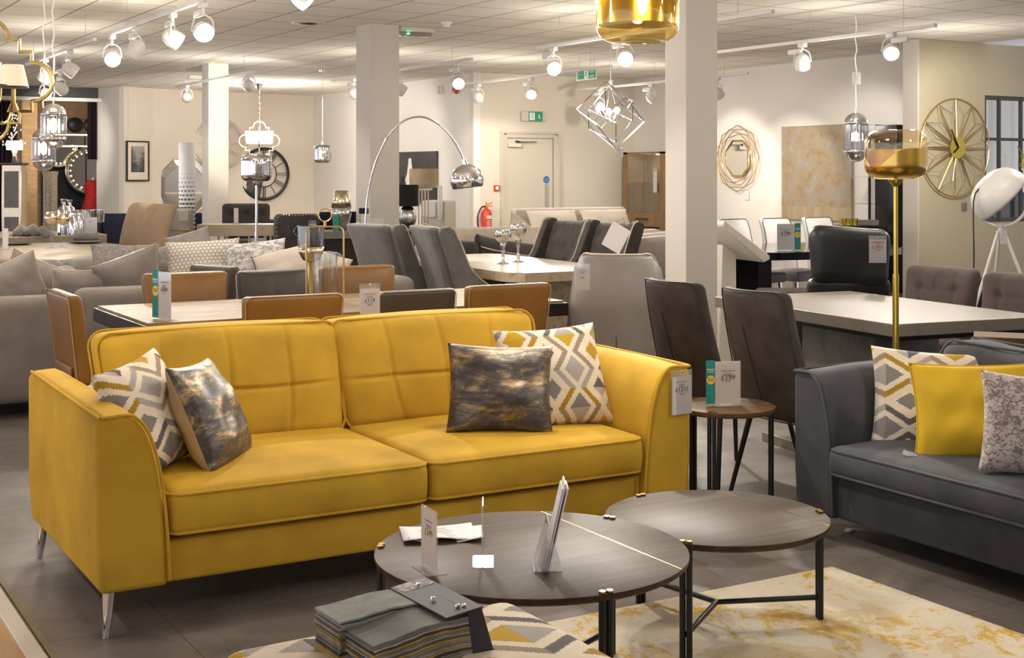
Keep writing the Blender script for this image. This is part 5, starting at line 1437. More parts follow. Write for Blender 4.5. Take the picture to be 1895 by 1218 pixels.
# nailhead chair, navy chair
nc = thing('nailhead_chair', 'charcoal velvet chair with silver nailheads and a ring pull on its back', 'chair', (4.945, 12.831, 0)[:2] + (0,), rad(-4))
out = [(-.27, .62), (-.235, .72), (-.225, 1.02), (-.20, 1.055), (.20, 1.055), (.225, 1.02), (.235, .72), (.30, .60), (.36, .45), (-.36, .45)]
MB().prism(out, 0, .09, M=FY((0, 0, 0))).build('backrest', M['charcoal_velvet'], nc, bevel=.02, bseg=3)
pts = smooth_path([(-.35, -.095, .47), (-.26, -.095, .60), (-.215, -.095, .73), (-.205, -.095, 1.02), (0, -.095, 1.038), (.205, -.095, 1.02), (.215, -.095, .73), (.28, -.095, .60)], 8)
b = MB()
for p in pts: b.lathe([(0, 0), (.006, 0), (.004, .004), (0, .005)], 6, M=FY(p))
b.build('nailheads', M['chrome'], nc)
b = MB(); ring(b, .045, .006, 24, M=FY((0, -.105, .88))); b.lathe([(0, 0), (.02, 0), (.014, .012), (0, .014)], 12, M=FY((0, -.095, .93))); b.build('ring_pull', M['chrome'], nc)
MB().rbox((0, .3, .40), (.58, .56, .16), .05, 4).build('seat', M['charcoal_velvet'], nc, smooth=180)
for sx in (-1, 1):
    for y in (.02, .5): MB().box((sx * .24, y, .16), (.04, .04, .32)).build('leg', M['black_oak'], nc)
nv = make_chair('navy_chair', 'navy velvet chair with two pale tags, seen from behind next to the nailhead chair', (5.548, 13.415, 0)[:2] + (0,), PI, M['navy'], (.34, .48, .45, 1.06, .09), (.48, .46, .12, .48), ('square', M['black_oak'], .018, 0), bend=-.04, lean=.1, rad_=.044)
price_tag('pale tag hanging on the navy chair back', (5.467, 13.017, 0.98), rad(-15), .075, .22, '')
price_tag('pale tag hanging between the nailhead chair and the navy chair', (4.879, 12.202, 1.008), rad(-15), .075, .22, '')
# stone bar table with tufted stools
t = thing('stone_bar_table', 'thick travertine console on slim chrome legs in front of the narrow pillar', 'console table', (5.016, 14.778, 0)[:2] + (0,), rad(-28))
MB().box((0, 0, .825), (.86, .40, .13)).build('tabletop', M['travertine'], t, bevel=.004)
for x in (-.22, -.15, .0, .12, .30, .36): MB().tube([(x, .0, .02), (x, .0, .765)], .012, 8).build('leg', M['champagne'], t)
MB().box((0, 0, .01), (.8, .34, .02)).build('base_plate', M['chrome'], t)
t = thing('card_stand', 'pale upright card on the travertine console', 'sign stand', (5.061, 14.988, 0.911)[:2] + (.89,), rad(-20))
MB().box((0, 0, .002), (.09, .06, .004)).build('stand_base', M['acrylic'], t); MB().box((0, 0, .09), (.05, .004, .17)).build('card', M['paper'], t)
t = thing('tufted_stool_chair', 'low tufted charcoal chair back showing above the travertine console', 'chair', (5.69, 16.473, 0)[:2] + (0,), rad(-20))
MB().rbox((0, .2, .93), (.60, .16, .30), .05, 4, (30, 2, 12), lambda x, y, z: (x, y + (.03 * sum(math.exp(-((x - c) ** 2 + z * z) / .002) for c in (-.2, 0, .2)) if y < 0 else 0), z)).build('backrest', M['charcoal_velvet'], t, smooth=180)
MB().rbox((0, 0, .55), (.56, .5, .16), .05, 4).build('seat', M['charcoal_velvet'], t, smooth=180)
for sx in (-1, 1):
    for y in (-.2, .22): MB().box((sx * .24, y, .39 if y > 0 else .24), (.035, .035, .78 if y > 0 else .48)).build('leg', M['champagne'], t)
# bar chair and navy sofa behind the tan chairs
bc = make_chair('bar_chair', 'grey leather bar chair with a gold crossbar beside the perforated lamp', (4.225, 14.385, 0)[:2] + (0,), rad(150), M['grey_leather'], (.36, .40, .72, 1.09, .06), (.42, .42, .08, .74), ('square', M['champagne'], .014, .03), bend=.05, lean=.12, rad_=.028)
MB().tube([(-.17, .22, .86), (.17, .22, .86)], .009, 8).build('crossbar', M['gold'], bc)
price_tag('square pale tag on the grey bar chair back', (3.98, 13.419, 1.086), rad(-10), .095, .10, '')
price_tag('long lilac tag beside the grey bar chair', (3.844, 13.499, 1.047), rad(-10), .05, .18, '')
t = thing('navy_sofa', 'dark navy velvet sofa behind the tan high-backed chairs', 'sofa', (5.75, 19.4, 0), rad(-20))
MB().rbox((0, .25, .55), (2.4, .25, .66), .08, 4).build('backrest', M['navy'], t, smooth=180); MB().rbox((0, -.1, .28), (2.4, .8, .34), .06, 4).build('seat', M['navy'], t, smooth=180)
for sx in (-1, 1): MB().rbox((sx * 1.25, 0, .45), (.22, .9, .66), .08, 4).build('armrest', M['navy'], t, smooth=180)

# ------------------------------------------------------------------ safety things by the door
t = thing('fire_extinguisher', 'red fire extinguisher with a black hose hung beside the fire door', 'fire extinguisher', (9.966, 17.898, 0.524))
MB().lathe([(0, 0), (.078, 0), (.08, .02), (.08, .34), (.06, .385), (.025, .405), (.022, .43), (0, .43)], 28).build('cylinder', M['red_paint'], t, smooth=40)
b = MB(); b.bar((0, -.01, .44), (.10, -.01, .45), .02, .01); b.bar((0, -.01, .46), (.10, -.01, .50), .02, .01); b.build('lever', M['red_paint'], t)
MB().lathe([(.012, .42), (.022, .46), (.015, .50), (0, .51)], 12).build('safety_cap', M['orange'], t)
MB().tube(smooth_path([(-.02, -.01, .44), (-.09, -.02, .43), (-.15, -.02, .33), (-.16, -.02, .2), (-.12, -.02, .05), (-.10, -.02, 0)], 5), .011, 8).build('hose', M['black_plastic'], t)
MB().box((.0, -.0795, .28), (.08, .006, .05)).build('label_panel', M['cream_paper'], t)
b = MB()
for k, l in enumerate((.05, .07, .06, .07, .04)): b.box((0, -.0805, .225 - .03 * k), (l, .003, .008))
b.build('label_lines', M['ink_white'], t)
MB().box((0, .08, .3), (.06, .06, .05)).build('wall_bracket', M['red_paint'], t)
t = thing('call_point', 'small red fire call point between the extinguisher and the fire door', 'fire alarm', (10.203, 18.0, 1.243))
MB().rbox((0, 0, 0), (.09, .035, .09), .008, 2).build('box', M['red_paint'], t); MB().box((0, -.0185, 0), (.05, .003, .05)).build('press_panel', M['white_plastic'], t)
def runner(b, cx, cz, s, y, mi=0):
    b.box((cx, y, cz), (s * .75, .002, s), 0)
t = thing('exit_light', 'emergency exit light with a running man and a down arrow above the fire door', 'exit sign', (10.855, 17.985, 2.352))
MB().box((0, 0, 0), (.44, .06, .16)).build('housing', M['cream_plastic'], t, bevel=.012)
p = MB().box((.02, -.032, 0), (.25, .006, .15)).build('green_panel', M['green_sign'], t)
def fig(px, pz, s, parent, y, ink, ground):
    MB().box((px, y, pz), (s * .8, .002, s)).build('white_panel', ground, parent)
    b = MB(); b.lathe([(0, 0), (s * .09, 0), (s * .09, .001), (0, .001)], 12, M=FY((px + s * .08, y - .0015, pz + s * .34)))
    for a, c in (((.05, .24), (-.06, .0)), ((-.06, .0), (.12, -.16)), ((.12, -.16), (.1, -.38)), ((-.06, 0), (-.16, -.2)), ((-.16, -.2), (-.32, -.24)), ((.04, .2), (.2, .06)), ((.04, .2), (-.16, .12))): b.bar((px + s * a[0], y - .002, pz + s * a[1]), (px + s * c[0], y - .002, pz + s * c[1]), s * .09, .001)
    b.build('running_figure', ink, parent)
def arrow(px, pz, s, parent, y, ang, m):
    b = MB(); R2 = lambda x, z: (px + x * cos(ang) - z * sin(ang), y, pz + x * sin(ang) + z * cos(ang))
    b.bar(R2(-.4 * s, 0), R2(.35 * s, 0), s * .2, .002); b.bar(R2(.45 * s, 0), R2(.05 * s, .38 * s), s * .2, .002); b.bar(R2(.45 * s, 0), R2(.05 * s, -.38 * s), s * .2, .002); b.build('arrow', m, parent)
fig(-.045, 0, .115, p, -.036, M['green_sign'], M['ink_white']); arrow(.08, 0, .085, p, -.037, -PI / 2, M['ink_white'])
t = thing('hanging_exit_sign', 'green and white fire exit sign with a left arrow hung from the ceiling', 'exit sign', (9.696, 14.721, 2.759), rad(-90))
MB().box((0, 0, 0), (.47, .012, .155)).build('board', M['ink_white'], t)
p = MB().box((0, -.007, 0), (.43, .003, .125)).build('green_panel', M['green_sign'], t)
arrow(-.13, 0, .10, p, -.010, PI, M['ink_white']); fig(0, 0, .12, p, -.0095, M['green_sign'], M['ink_white'])
text('sign_text', 'Fire', .065, M['ink_white'], p, (.13, -.0095, .03)); text('sign_text', 'exit', .065, M['ink_white'], p, (.13, -.0095, -.03))
b = MB()
for x in (-.18, .18): b.tube([(x, 0, .07), (x, 0, CZ - (9.696, 14.721, 2.759)[2])], .003, 5)
b.build('wires', M['steel'], t)
t = thing('alarm_sounder', 'red fire alarm sounder high on the white side wall', 'fire alarm', (9.80, 18.55, 2.76))
MB().lathe([(0, 0), (.06, 0), (.055, .05), (0, .06)], 20, M=FX((0, 0, 0))).build('sounder', M['red_paint'], t)
t = thing('sensor_box', 'small beige double sensor box on the white wall near the red sounder', 'sensor', (9.83, 19.15, 2.80))
for y in (-.05, .06): MB().box((0, y, 0), (.03, .09, .13)).build('box', M['cream_plastic'], t, bevel=.005)
t = thing('emergency_light', 'clear emergency light with a glowing green LED on the ceiling by the pillar', 'emergency light', (6.292, 12.835, 2.95), rad(0))
MB().box((0, 0, .025), (.42, .12, .05)).build('housing', M['cream_plastic'], t, bevel=.01); MB().box((0, 0, -.02), (.36, .09, .05)).build('diffuser', M['smoke_glass'], t, bevel=.01)
MB().lathe([(0, 0), (.014, 0), (.014, .014), (0, .014)], 10, (-.11, -.06, -.03)).build('led', M['led_green'], t)
t = thing('emergency_light', 'small emergency light on the ceiling above the narrow pillar', 'emergency light', (6.398, 20.79, 2.95)); MB().box((0, 0, .02), (.3, .14, .06)).build('housing', M['cream_plastic'], t, bevel=.01); MB().box((.1, -.08, .0), (.08, .01, .04)).build('led', M['green_sign'], t)
t = thing('smoke_detector', 'white smoke detector on the ceiling', 'smoke detector', (6.333, 12.208, 2.95))
MB().lathe([(0, 0), (.035, 0), (.035, .02), (.055, .025), (.055, .05), (0, .05)], 24).build('body', M['white_plastic'], t)
t = thing('ceiling_vent', 'round ceiling air vent near the square pillar', 'air vent', (5.124, 12.932, 2.985))
b = MB()
for r in (.17, .12, .07): b.lathe([(r - .035, .0), (r, .004), (r + .004, .014), (r - .03, .012)], 36)
b.build('rings', M['ceiling_vent'] if 'ceiling_vent' in M else M['cream_plastic'], t)

# ------------------------------------------------------------------ oak cabinet, black wall unit
t = thing('oak_cabinet', 'tall oak display cabinet with glass doors and a dark bar handle', 'cabinet', (12.55, 17.16, 0), -PI / 2)
w, d, h = 1.10, .40, 1.80
b = MB(); b.box((-.49, 0, .9), (.12, d, h)); b.box((.49, 0, .9), (.12, d, h)); b.box((0, 0, h - .015), (w, d, .03)); b.box((0, .19, .9), (w, .02, h)); b.box((0, 0, .74), (.86, d, .2)); b.box((0, 0, .04), (w, d, .08))
b.build('carcass', M['oak'], t)
for sx in (-1, 1):
    dd = MB().box((sx * .215, -.19, 1.305), (.425, .008, .94)).build('glass_door', M['glass'], t)
    MB().box((sx * .215, -.19, .37), (.425, .014, .5)).build('lower_door', M['oak'], t)
MB().box((0, 0, 1.32), (.86, .34, .008)).build('glass_shelf', M['glass'], t)
MB().tube([(-.16, -.235, .76), (.16, -.235, .76)], .011, 8).build('handle', M['black_metal'], t)
MB().lathe([(0, 0), (.03, 0), (.03, .01), (0, .01)], 16, (.25, -.1, h - .045)).build('spotlight', glow('cabinet_led', (.85, .92, 1), 8), t)
price_tag('white card stuck inside the oak cabinet door', (12.33, 16.82, 1.55), rad(-90), .10, .38, '')
t = thing('black_wall_unit', 'gloss black wall unit with a bridge cupboard and glass shelves beside the partition post', 'cabinet', (12.56, 12.28, 0), -PI / 2)
MB().box((.20, 0, 1.03), (.36, .40, 2.06)).build('tall_cupboard', M['black_gloss'], t, bevel=.003)
MB().box((-.20, 0, 1.985), (.46, .40, .17)).build('bridge_cupboard', M['black_gloss'], t, bevel=.003)
for x in (-.42, -.06): MB().box((x, .15, .95), (.02, .03, 1.9)).build('upright', M['black_metal'], t)
for z in (1.42, 1.08): MB().box((-.2, 0, z), (.44, .34, .008)).build('glass_shelf', M['smoke_glass'], t)
MB().box((-.02, .15, 1.62), (.08, .06, .36)).build('dark_panel', M['dark_metal'], t)
MB().box((-.2, 0, .35), (.46, .44, .7)).build('base_cupboard', M['black_gloss'], t, bevel=.003)
t = thing('black_sideboard', 'black sideboard behind the recliner carrying gold votives', 'sideboard', (9.35, 9.55, 0), rad(-50)); t.location = (11.207, 11.402, 0)[:2] + (0,)
MB().box((0, 0, .435), (.66, .34, .87)).build('body', M['black_gloss'], t, bevel=.003)
S0 = t.location
for k in range(3):
    d = Vector((cos(rad(-30)), sin(rad(-30)), 0)) * (-.165 + .075 * k)
    v = thing('votive', ['gold glass votive at the left of three behind the recliner', 'middle gold glass votive behind the recliner', 'gold glass votive nearest the grey box behind the recliner'][k], 'candle holder', (S0.x + d.x, S0.y + d.y, .87), 0, 'gold votives')
    MB().lathe([(.0, 0), (.034, 0), (.036, .075), (.033, .075), (.032, .01)], 16).build('cup', M['gold'], v, smooth=50)
d = Vector((cos(rad(-30)), sin(rad(-30)), 0)) * .14
tag(MB().box((0, 0, .03), (.20, .14, .06)).build('storage_box', M['dark_stone'], loc=(S0.x + d.x, S0.y + d.y, .87), rz=rad(-30), bevel=.004), 'flat grey-green box next to the gold votives', 'box')
t = thing('navy_accent_chair', 'navy velvet chair cut by the right edge under the barred window', 'chair', (8.043, 6.444, 0)[:2] + (0,), rad(-120))
MB().rbox((0, .2, .78), (.5, .12, .55), .055, 4).build('backrest', M['navy'], t, smooth=180); MB().rbox((0, -.05, .42), (.52, .5, .14), .05, 4).build('seat', M['navy'], t, smooth=180)
for sx in (-1, 1):
    for y in (-.22, .2): MB().tube([(sx * .2, y, .36), (sx * .23, y * 1.1, 0)], [.018, .012], 8).build('leg', M['black_oak'], t)
t = thing('navy_stool', 'low navy velvet stool behind the buttoned chairs', 'stool', (8.967, 7.686, 0)[:2] + (0,), 0)
MB().rbox((0, 0, .42), (.36, .36, .34), .05, 4).build('seat', M['navy'], t, smooth=180)
for sx in (-1, 1):
    for sy in (-1, 1): MB().tube([(sx * .13, sy * .13, .27), (sx * .14, sy * .14, 0)], .014, 8).build('leg', M['black_oak'], t)
t = thing('gold_blossom_branch', 'gilded blossom branch hanging at the edge of the barred window', 'decoration', (13.435, 10.935, 1.664))
b = MB(); rnd = random.Random(4); b.tube(smooth_path([(-.06, 0, .12), (0, 0, .03), (.02, 0, -.1), (.015, 0, -.16)], 4), .008, 6); b.build('stem', M['old_gold'], t)
for k in range(14):
    o = (rnd.uniform(-.02, .05), rnd.uniform(-.03, .03), rnd.uniform(-.15, .03)); b = MB()
    for j in range(5):
        a = 2 * PI * j / 5; b.rbox((o[0] + .014 * cos(a), o[1], o[2] + .014 * sin(a)), (.018, .006, .018), .003, 2)
    b.build('blossom', M['old_gold'], t, smooth=180)

# ------------------------------------------------------------------ brick alcove furnishings
def round_mirror(label, loc, r):
    t = thing('lit_mirror', label, 'mirror', loc)
    MB().lathe([(0, 0), (r * .86, 0), (r * .86, .02), (0, .02)], 48, M=FY((0, 0, 0))).build('mirror_glass', M['mirror'], t)
    b = MB(); ring(b, r * .93, r * .075, 56, M=FY((0, -.01, 0))); b.build('frame', M['champagne'], t)
    b = MB()
    for k in range(22):
        a = 2 * PI * k / 22; b.lathe([(0, 0), (.020, 0), (.014, .014), (0, .018)], 8, M=FY((r * .78 * cos(a), -.02, r * .78 * sin(a))))
    b.build('bulbs', M['crystal'], t)
    return t
t = thing('display_board', 'charcoal display panel in the brick alcove behind the round lit mirrors', 'display panel', (5.93, 27.2, 1.376)[:2] + (0,))
MB().box((0, .05, 1.06), (1.25, .06, 2.12)).build('board', M['black_fabric'], t)
round_mirror('round gold mirror with a ring of bulbs, smaller one behind the pill pendants', (5.571, 27.05, 1.942), .36)
round_mirror('round gold mirror with a ring of bulbs, beside the pale wall end', (6.121, 26.9, 1.524), .46)
t = thing('crystal_mirror', 'long crystal-edged mirror laid over the round lit mirrors', 'mirror', (5.753, 26.95, 2.11))
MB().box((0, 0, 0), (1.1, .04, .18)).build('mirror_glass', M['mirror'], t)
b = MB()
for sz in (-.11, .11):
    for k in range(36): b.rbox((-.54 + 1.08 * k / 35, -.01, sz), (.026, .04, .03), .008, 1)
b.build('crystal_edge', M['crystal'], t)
t = thing('silver_cabinet', 'tall silver display cabinet with grey panels at the left edge', 'cabinet', (3.85, 21.864, 0)[:2] + (0,), rad(-28))
MB().box((0, 0, .8), (.30, .3, 1.6)).build('body', M['champagne'], t, bevel=.01)
for z, h in ((1.22, .56), (.55, .5)): MB().box((0, -.155, z), (.21, .02, h)).build('panel', M['dark_stone'], t)
MB().box((0, 0, 1.615), (.34, .34, .03)).build('top', M['dark_metal'], t)
T0 = t.location
t = thing('crystal_lamp', 'lit crystal table lamp standing on the silver cabinet', 'lamp', (T0.x, T0.y, 1.63))
MB().lathe([(0, 0), (.07, 0), (.05, .03), (.03, .12), (.05, .2), (0, .22)], 16).build('crystal_base', M['mirror_glass'], t, smooth=60)
MB().lathe([(.12, .2), (.12, .34), (.115, .34), (.115, .2)], 24).build('shade', M['soft_glow'], t)
t = thing('crystal_chandelier', 'small lit crystal chandelier in front of the brick wall', 'chandelier', (3.675, 21.002, 2.138))
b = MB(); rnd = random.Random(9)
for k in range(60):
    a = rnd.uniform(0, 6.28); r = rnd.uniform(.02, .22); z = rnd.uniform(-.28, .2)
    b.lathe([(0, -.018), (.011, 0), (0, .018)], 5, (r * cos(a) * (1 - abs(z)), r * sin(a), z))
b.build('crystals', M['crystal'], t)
MB().tube([(0, 0, .2), (0, 0, CZ - (3.675, 21.002, 2.138)[2])], .008, 6).build('chain', M['chrome'], t)
t = thing('brick_pier', 'pale brick pier beside the silver cabinet', 'pier', (4.613, 24.909, 0)[:2] + (0,)); t['kind'] = 'structure'
MB().box((0, 0, 1.45), (.26, .3, 2.9)).build('shaft', M['brick'], t)
t = thing('sequin_column', 'glittering silver column lamp behind the goblets', 'lamp', (4.507, 22.493, 0)[:2] + (0,))
b = MB(); b.lathe([(0, 0), (.14, 0), (.12, .1), (.11, .25), (.11, 1.42), (.13, 1.5), (0, 1.5)], 24); b.build('column', (lambda m: (m.set(color=m.ramp(m.voro(90, out='Distance'), [(.1, (.9, .84, .72)), (.5, (.4, .34, .25))]), metal=.8, rough=.25).bump(m.voro(90), .8, .01), m.m)[1])(Mat('sequin_silver')), t, smooth=50)
t = thing('red_dress', 'red dress on a stand at the edge of the pale wall end', 'dress', (5.793, 25.161, 0)[:2] + (0,))
MB().lathe([(.30, .35), (.22, .75), (.13, 1.05), (.15, 1.25), (.10, 1.35)], 24, fn=lambda a, z: 1 + .06 * sin(9 * a)).build('dress', M['red_fabric'], t, smooth=60)
MB().lathe([(0, 0), (.18, 0), (.18, .02), (.015, .03), (.015, 1.40), (0, 1.40)], 16).build('stand', M['cream_plastic'], t)
def curtain(label, loc, w, h, rz=0):
    b = MB(); n = 24; secs = [[(-w / 2 + w * k / n, .05 * sin(k * 1.9), z) for k in range(n + 1)] + [(-w / 2 + w * k / n, .05 * sin(k * 1.9) + .02, z) for k in range(n, -1, -1)] for z in (0, h * .5, h)]
    b.loft(secs); return tag(b.build('curtain', M['plum'], loc=loc, rz=rz, smooth=60), label, 'curtain')
curtain('dark plum curtain hanging beside the pale wall end', (5.668, 24.66, 0.512)[:2] + (1.72,), .16, 1.04)
curtain('dark plum curtain at the far left edge of the brick alcove', (3.699, 22.145, 0.635)[:2] + (0.0,), .5, 2.6)
for i, (px, py) in enumerate(((138, 231), (168, 232))):
    t = thing('wall_plaque', ['round black plaque on the brick, left of two', 'round black plaque on the brick, nearer the plum curtain'][i], 'wall decoration', (4.491, 27, 4.757)); t.location = [(5.953, 27.4, 2.432), (6.267, 27.4, 2.427)][i]
    MB().lathe([(0, 0), (.14, 0), (.15, .03), (.1, .06), (0, .06)], 32, M=FY((0, 0, 0))).build('disc', M['black_plastic'], t, smooth=60)

# ------------------------------------------------------------------ tracks, spotlights
def track(label, x, y0, y1, z=2.72, n=2):
    t = thing('lighting_track', label, 'lighting track', (x, (y0 + y1) / 2, z), 0, 'white lighting tracks'); L = y1 - y0
    MB().box((0, 0, 0), (.035, L, .032)).build('rail', M['white_metal'], t, bevel=.003)
    for k in range(n):
        y = -L / 2 + L * (.12 + .76 * k / max(1, n - 1))
        MB().tube([(0, y, .01), (.004, y, (CZ - z) * .5), (0, y, CZ - z)], .0025, 5).build('wire', M['steel'], t)
    return t
track('white lighting track over the left tables, nearer stretch', 3.0, 7.6, 12.36)
track('white lighting track over the left tables, farther stretch', 3.0, 12.95, 16.3)
track('short white track far left before the brick alcove', 3.53, 16.7, 18.4)
track('white lighting track behind the chrome arc lamp', 7.08, 13.04, 17.0, n=2)
track('white lighting track running behind the lit gold pendant', 7.04, 8.06, 11.6, n=3)
track('white lighting track in front of the fire door', 8.97, 13.1, 16.8, n=2)
track('white lighting track along the right wall behind the wire cube pendant', 11.08, 13.15, 17.1, n=3)
track('long white lighting track at the top right', 8.9, 8.12, 11.2, n=3)
track('white lighting track behind the narrow pillar', 5.62, 15.95, 19.3, n=2)
def spot(label, x, y, z, aim, lit, energy=0, zt=2.72, side=1, ang=62, blend=.5, col=(1, .925, .82), box=True):
    t = thing('track_spotlight', label, 'spotlight', (x, y, z), 0, 'white track spotlights')
    h = zt - .016 - z
    a = Vector(aim) - Vector((x, y, z)); a.normalize()
    MB().rbox((0, 0, h - .02), (.05, .09, .04), .008, 2).build('adapter', M['white_metal'], t)
    MB().rbox((.0, side * .10, h - .075), (.035, .19, .05), .012, 2).build('driver_box', M['white_metal'], t)
    hz = Vector((a.x, a.y, 0)); hz = hz.normalized() if hz.length > .05 else Vector((1, 0, 0)); sv = Vector((-hz.y, hz.x, 0))
    b = MB(); b.tube([(0, 0, h - .03), (0, 0, .12)], .012, 8)
    for s in (-1, 1): b.tube(smooth_path([(0, 0, .125), tuple(sv * s * .062 + Vector((0, 0, .09))), tuple(sv * s * .082)], 4), .007, 6)
    b.build('yoke', M['white_metal'], t)
    ax = a; u = sv; v = ax.cross(u); B = basis(u, v, ax)
    MB().lathe([(0, -.085), (.035, -.078), (.06, -.05), (.072, -.01), (.074, .03), (.070, .065), (.066, .066), (.062, .045)], 28, M=B).build('lamp_can', M['white_metal'], t, smooth=60)
    MB().lathe([(0, .050), (.064, .050)], 28, M=B).build('lens', M['disc'] if lit else M['soft_lens'], t)
    if energy:
        ld = bpy.data.lights.new('spot_lamp', 'SPOT'); ld.energy = energy; ld.spot_size = rad(ang); ld.spot_blend = blend; ld.shadow_soft_size = .05; ld.color = col
        lo = bpy.data.objects.new('spot_lamp', ld); COL.objects.link(lo); lo.parent = t; lo.location = ax * .07
        lo.rotation_euler = ax.to_track_quat('-Z', 'Y').to_euler()
    return t
M['soft_lens'] = glow('dim_lens', (1, .92, .8), 3)
KE = 104
spot('glowing spotlight facing the camera, largest on the left track', 3.0, 9.62, 2.49, (2.3, 3.6, .9), True, KE * .7)
spot('unlit-looking spotlight just left of the largest glowing one', 3.0, 10.39, 2.51, (5.2, 9.2, .8), False, KE)
spot('spotlight third along the left track, pointing away', 3.0, 11.47, 2.515, (2.2, 12.6, .8), False, KE)
spot('glowing spotlight facing the camera, at the far end of the nearer left track', 3.0, 12.29, 2.50, (2.2, 8.0, .8), True, KE)
spot('spotlight pointing sideways on the farther left track', 3.0, 14.0, 2.51, (5.0, 13.6, 1.0), False, KE)
spot('spotlight under the gold chandelier on the farther left track', 3.0, 15.2, 2.52, (2.5, 16, .8), False, KE)
spot('big spotlight cut by the top edge of the picture', 3.2, 8.19, 2.60, (5.2, 7.0, .6), True, KE * 1.2)
spot('small spotlight with a lit lens far left, upper', 3.53, 17.0, 2.5, (5.4, 18.4, .9), True, KE)
spot('small spotlight far left, lower', 3.53, 17.9, 2.48, (4.6, 21, .9), True, KE)
spot('lit spotlight left of the square pillar', 7.08, 16.26, 2.514, (9.3, 18.6, 1.2), True, KE * 1.2)
spot('lit spotlight just right of the square pillar', 7.08, 14.87, 2.487, (9.6, 14.4, .9), True, KE)
spot('spotlight hanging in front of the red sounder', 7.08, 13.36, 2.483, (5.5, 9.6, .8), False, KE * .6)
spot('glowing spotlight facing the camera above the fire door', 7.05, 11.30, 2.505, (4.6, 6.2, .7), True, KE * .8)
spot('glowing spotlight facing the camera under the lit gold pendant', 7.05, 10.07, 2.504, (2.6, 3.2, .4), True, KE * 1.5)
spot('pale spotlight against the wall left of the fire door', 9.0, 16.39, 2.519, (10.2, 18, 1.2), False, KE)
spot('spotlight over the fire door pointing at the camera side', 9.0, 14.97, 2.505, (7.2, 11.6, .6), False, KE)
spot('glowing spotlight seen through the wire cube pendant', 11.05, 16.43, 2.446, (9.4, 13.8, .6), True, KE)
spot('round spotlight right of the wire cube pendant', 11.05, 15.16, 2.518, (12.75, 15.4, 1.5), False, KE * .7)
spot('lit spotlight peeping out behind the tall pillar', 11.05, 13.72, 2.50, (12.75, 14.2, 1.3), True, KE * .7)
spot('lit spotlight with a side driver box at the top right', 8.9, 9.77, 2.525, (9.8, 10.6, .7), True, KE * 1.1)
spot('ball-shaped spotlight at the right end of the long track', 8.9, 8.63, 2.538, (6.2, 5.8, .7), False, KE * .5, side=-1)
spot('spotlight beside the narrow pillar', 5.6, 18.7, 2.537, (7.4, 24.3, 1.5), False, KE * 1.6)
spot('spotlight at the end of the track behind the narrow pillar', 5.6, 16.1, 2.55, (8.8, 24.6, 1.6), False, KE * 1.8)

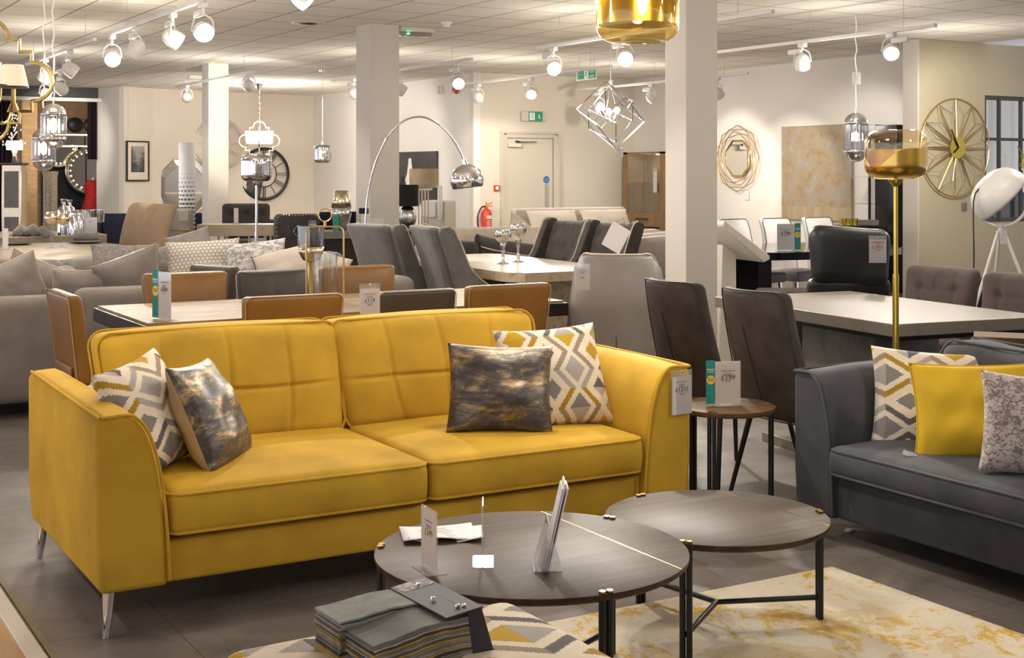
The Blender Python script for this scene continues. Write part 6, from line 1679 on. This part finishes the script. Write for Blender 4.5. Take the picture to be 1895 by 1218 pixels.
# ------------------------------------------------------------------ unseen spots: assumed tracks out of view, plus spots added to brighten areas
def lamp(x, y, aim, e, ang=70, z=2.5, col=(1, .925, .82), blend=.6):
    ld = bpy.data.lights.new('unseen_spot', 'SPOT'); ld.energy = e; ld.spot_size = rad(ang); ld.spot_blend = blend; ld.shadow_soft_size = .05; ld.color = col
    o = bpy.data.objects.new('unseen_spot', ld); COL.objects.link(o); o.location = (x, y, z)
    o.rotation_euler = (Vector(aim) - Vector((x, y, z))).to_track_quat('-Z', 'Y').to_euler()
for a in ((3.0, 7.0, (2.2, 4.3, .6), 165), (5.0, 6.4, (2.6, 4.2, .5), 160), (3.0, 4.4, (2.2, 4.8, .5), 50), (3.0, 1.4, (2.3, 4.6, .6), 18), (1.0, 2.6, (2.2, 4.4, .6), 16), (5.0, 2.0, (3.3, 4.0, .5), 30),
          (3.0, .6, (1.3, 2.7, .4), 60), (1.0, 6.0, (2.8, 6.8, .8), 45), (5.0, 4.6, (2.8, 6.9, .8), 40), (1.0, 8.0, (1.2, 9.0, .6), 110), (5.0, 1.2, (4.2, 2.9, .5), 50),
          (7.0, 6.4, (5.1, 5.1, .7), 60), (7.0, 4.2, (4.4, 3.5, .6), 90), (9.0, 6.5, (6.3, 6.2, .8), 130), (11.0, 9.2, (12.3, 10.95, 1.7), 150), (11.0, 7.5, (8.7, 9.7, .8), 130),
          (11.0, 11.9, (12.75, 12.8, 1.5), 100), (9.0, 12.2, (11, 14.6, .6), 160), (7.1, 18.6, (9.85, 20.6, 1.5), 200), (5.0, 20.6, (5.9, 24.0, 1.5), 170), (8.6, 20.5, (10.0, 23.0, 1.5), 200), (4.8, 23.0, (5.6, 27.4, 1.4), 160), (1.6, 13.8, (2.3, 12.2, .7), 140), (4.2, 12.0, (4.6, 9.4, .9), 70), (5.0, 8.2, (4.5, 6.2, .8), 120),
          (10.4, 14.6, (11.0, 18.0, 1.4), 170), (5.1, 7.4, (4.1, 4.9, 0), 260, 55), (-.6, 4.6, (.9, 5.4, 0), 90, 50), (1.2, 3.2, (3.8, 4.05, .4), 70, 28), (3.0, 5.2, (2.9, 2.9, 0), 110, 60), (14.2, 12.6, (14.2, 15.4, 1.9), 50)):
    lamp(*a[:3], a[3] * (.92 if a[1] < 8 else .8), *a[4:])
def bulb(loc, e, r=.04, col=(1, .78, .5)):  # point light, used for real bulbs and for the added ceiling fill
    ld = bpy.data.lights.new('bulb_or_fill', 'POINT'); ld.energy = e; ld.shadow_soft_size = r; ld.color = col
    o = bpy.data.objects.new('bulb_or_fill', ld); COL.objects.link(o); o.location = loc
bulb((3.267, 4.578, 2.1), 6); bulb((12.4, 17.15, 1.65), 4, .03, (.9, .95, 1)); bulb((7.926, 11.586, 2.09), 30); bulb((7.852, 22.04, 2.12), 60, .12, (1, .95, .88)); bulb((1.887, 9.315, 1.77), 8)
# added point lights that brighten the ceiling, near track heads and elsewhere
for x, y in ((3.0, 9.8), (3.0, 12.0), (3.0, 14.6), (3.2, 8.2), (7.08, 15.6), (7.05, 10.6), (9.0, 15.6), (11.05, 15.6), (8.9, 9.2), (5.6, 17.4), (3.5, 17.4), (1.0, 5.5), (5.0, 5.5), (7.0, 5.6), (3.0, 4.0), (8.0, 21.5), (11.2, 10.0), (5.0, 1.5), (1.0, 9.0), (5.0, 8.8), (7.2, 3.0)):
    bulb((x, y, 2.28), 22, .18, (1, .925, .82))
